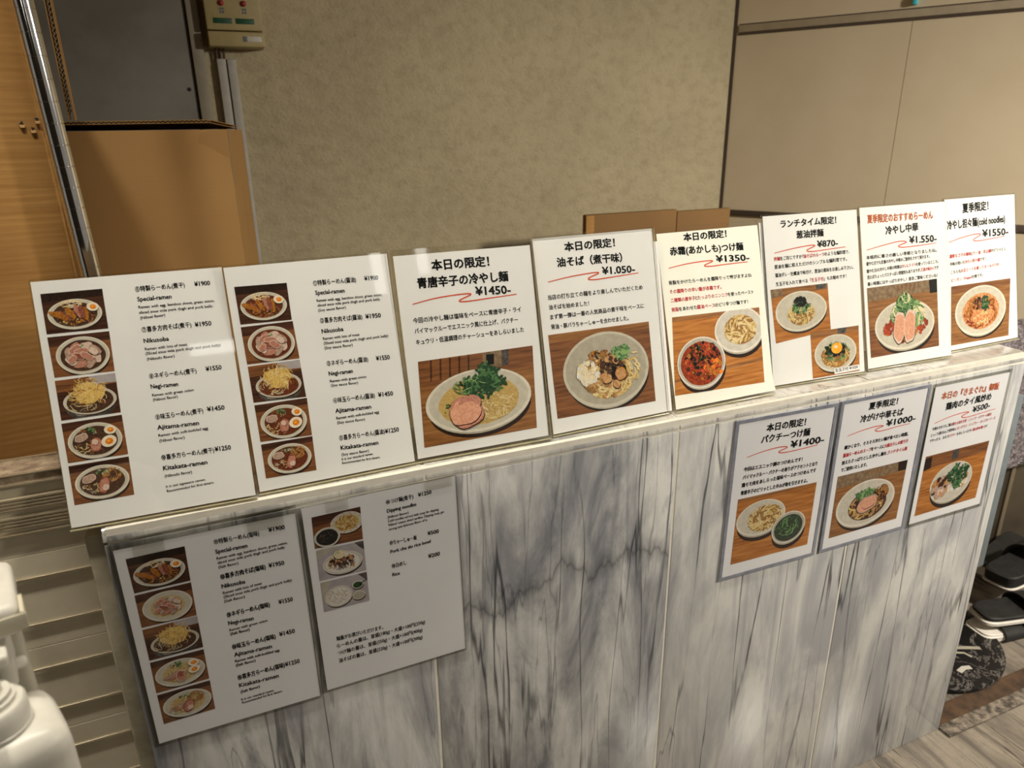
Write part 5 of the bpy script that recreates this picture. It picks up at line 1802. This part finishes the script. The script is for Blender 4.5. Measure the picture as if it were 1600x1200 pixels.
for key, (x, y, z, lean, yaw, roll, scale) in STAND.items():
    w, h = MENU[key]['wh'][0] * 0.001 * scale, MENU[key]['wh'][1] * 0.001 * scale
    r = empty('menu_stand', label=LABEL[key], cat='menu stand', group='menu stands along the counter top')
    r.matrix_world = rot_root(x, y, z, lean, yaw, roll)
    bend = bend_of(key, w, h)
    b = MB()
    top = 0.0075 if key in ('S3', 'S5') else 0.002
    bot = 0.004 if key not in ('S3', 'S5') else 0.006
    side = 0.0015 if key != 'S3' else 0.003
    grid_sheet(b, side, w - side, bot, h - top, 0.0, bend, M['paper_cream'] if key == 'S5' else M['paper'])
    b.build('paper_sheet', r)
    if key == 'S4':
        b = MB(); b.box(w - 0.001, w + 0.0085, 0.0030, 0.0036, 0.003, h - 0.022, M['paper']); b.build('spare_sheet', r)
    if key == 'S6':
        b = MB(); b.box(-0.0045, w * 0.6, 0.0030, 0.0036, 0.003, h - 0.012, M['paper']); b.build('spare_sheet', r)
    printing(r, key, scale, bend)
    off = -0.0012
    if key != 'S5':
        b = MB(); plates(b, 0.0, w, off - 0.0015, off, 0.0, h, 0.002, M['acrylic'], M['acrylic_edge'] if key in ('S3', 'S4') else M['acrylic']); b.build('acrylic_front', r)
    b = MB(); plates(b, 0.0, w, 0.0012, 0.0028, 0.0, h + 0.0008, 0.002, M['acrylic'], M['acrylic_edge']); b.build('acrylic_back', r)
    # fold at the foot and the leg that props the plate from behind
    b = MB()
    if key != 'S5':
        b.box(0.0, w, off - 0.0015, 0.0028, -0.0002, 0.0016, M['acrylic_edge'], 0.0005)
    else:
        b.box(0.0, w, -0.002, 0.0028, -0.0002, 0.0016, M['acrylic_edge'], 0.0005)
    b.build('foot_fold', r)
    b = MB()
    dft = 0.066 if y < 0.03 else 0.052
    fy, fz = dft * math.cos(lean), -0.0 + dft * math.sin(lean)
    za = h * 0.62
    q = [(0.0031, za), (fy, fz + 0.0008), (fy + 0.002, fz + 0.0006), (0.0051, za + 0.002)]
    b.prism(q, w * 0.3, w * 0.7, M['acrylic']); b.build('prop_leg', r)

for key, (x, zt_, tilt) in HUNG.items():
    w, h = 0.210, 0.297
    r = empty('laminated_menu', label=LABEL[key], cat='laminated menu', group='laminated menus on the counter front')
    # root at the paper's lower left corner, a hair off the marble
    ca, sa = math.cos(tilt), math.sin(tilt)
    bx, bz = x + sa * h, zt_ - ca * h
    ytop = 0.0062 if False else 0.0
    r.matrix_world = Matrix.Translation((bx, -0.0022, bz)) @ Matrix.Rotation(-tilt, 4, 'Y')
    b = MB(); grid_sheet(b, 0, w, 0, h, 0.0, flat, M['paper'], 6, 8); b.build('paper_sheet', r)
    printing(r, key, 1.0, flat)
    if key in ('LL1', 'LL2'):
        l_, r_, bt_, tp = (0.006, 0.002, 0.004, 0.012) if key == 'LL1' else (0.006, 0.0015, 0.003, 0.006)
        if key == 'LL2':
            tp = 0.0015
    else:
        l_, r_, bt_, tp = 0.0065, 0.0065, 0.0065, 0.0065
    b = MB(); plates(b, -l_, w + r_, -0.0014, -0.0010, -bt_, h + tp, 0.004, M['film']); b.build('laminate_film', r)
    rim = M['pouch_blue'] if key in ('LR1', 'LR2') else M['pouch_clear']
    b = MB()
    for (x0, x1, z0, z1) in ((-l_, -0.0002, -bt_, h + tp), (w + 0.0002, w + r_, -bt_, h + tp), (0, w, -bt_, -0.0002), (0, w, h + 0.0002, h + tp)):
        b.box(x0, x1, -0.0008, 0.0008, z0, z1, rim)
    b.build('pouch_rim', r)
    if key.startswith('LL'):
        for tx in ((0.02, 0.055), (0.15, 0.195)) if key == 'LL1' else ((0.03, 0.06), (0.165, 0.205)):
            b = MB()
            b.box(tx[0], tx[1], -0.0019, -0.0016, h - 0.014, h + tp + 0.0, M['tape_clear'])
            b.build('clear_tape', r)

D.objects.remove(TMP)
D.curves.remove(FONT_TMP)
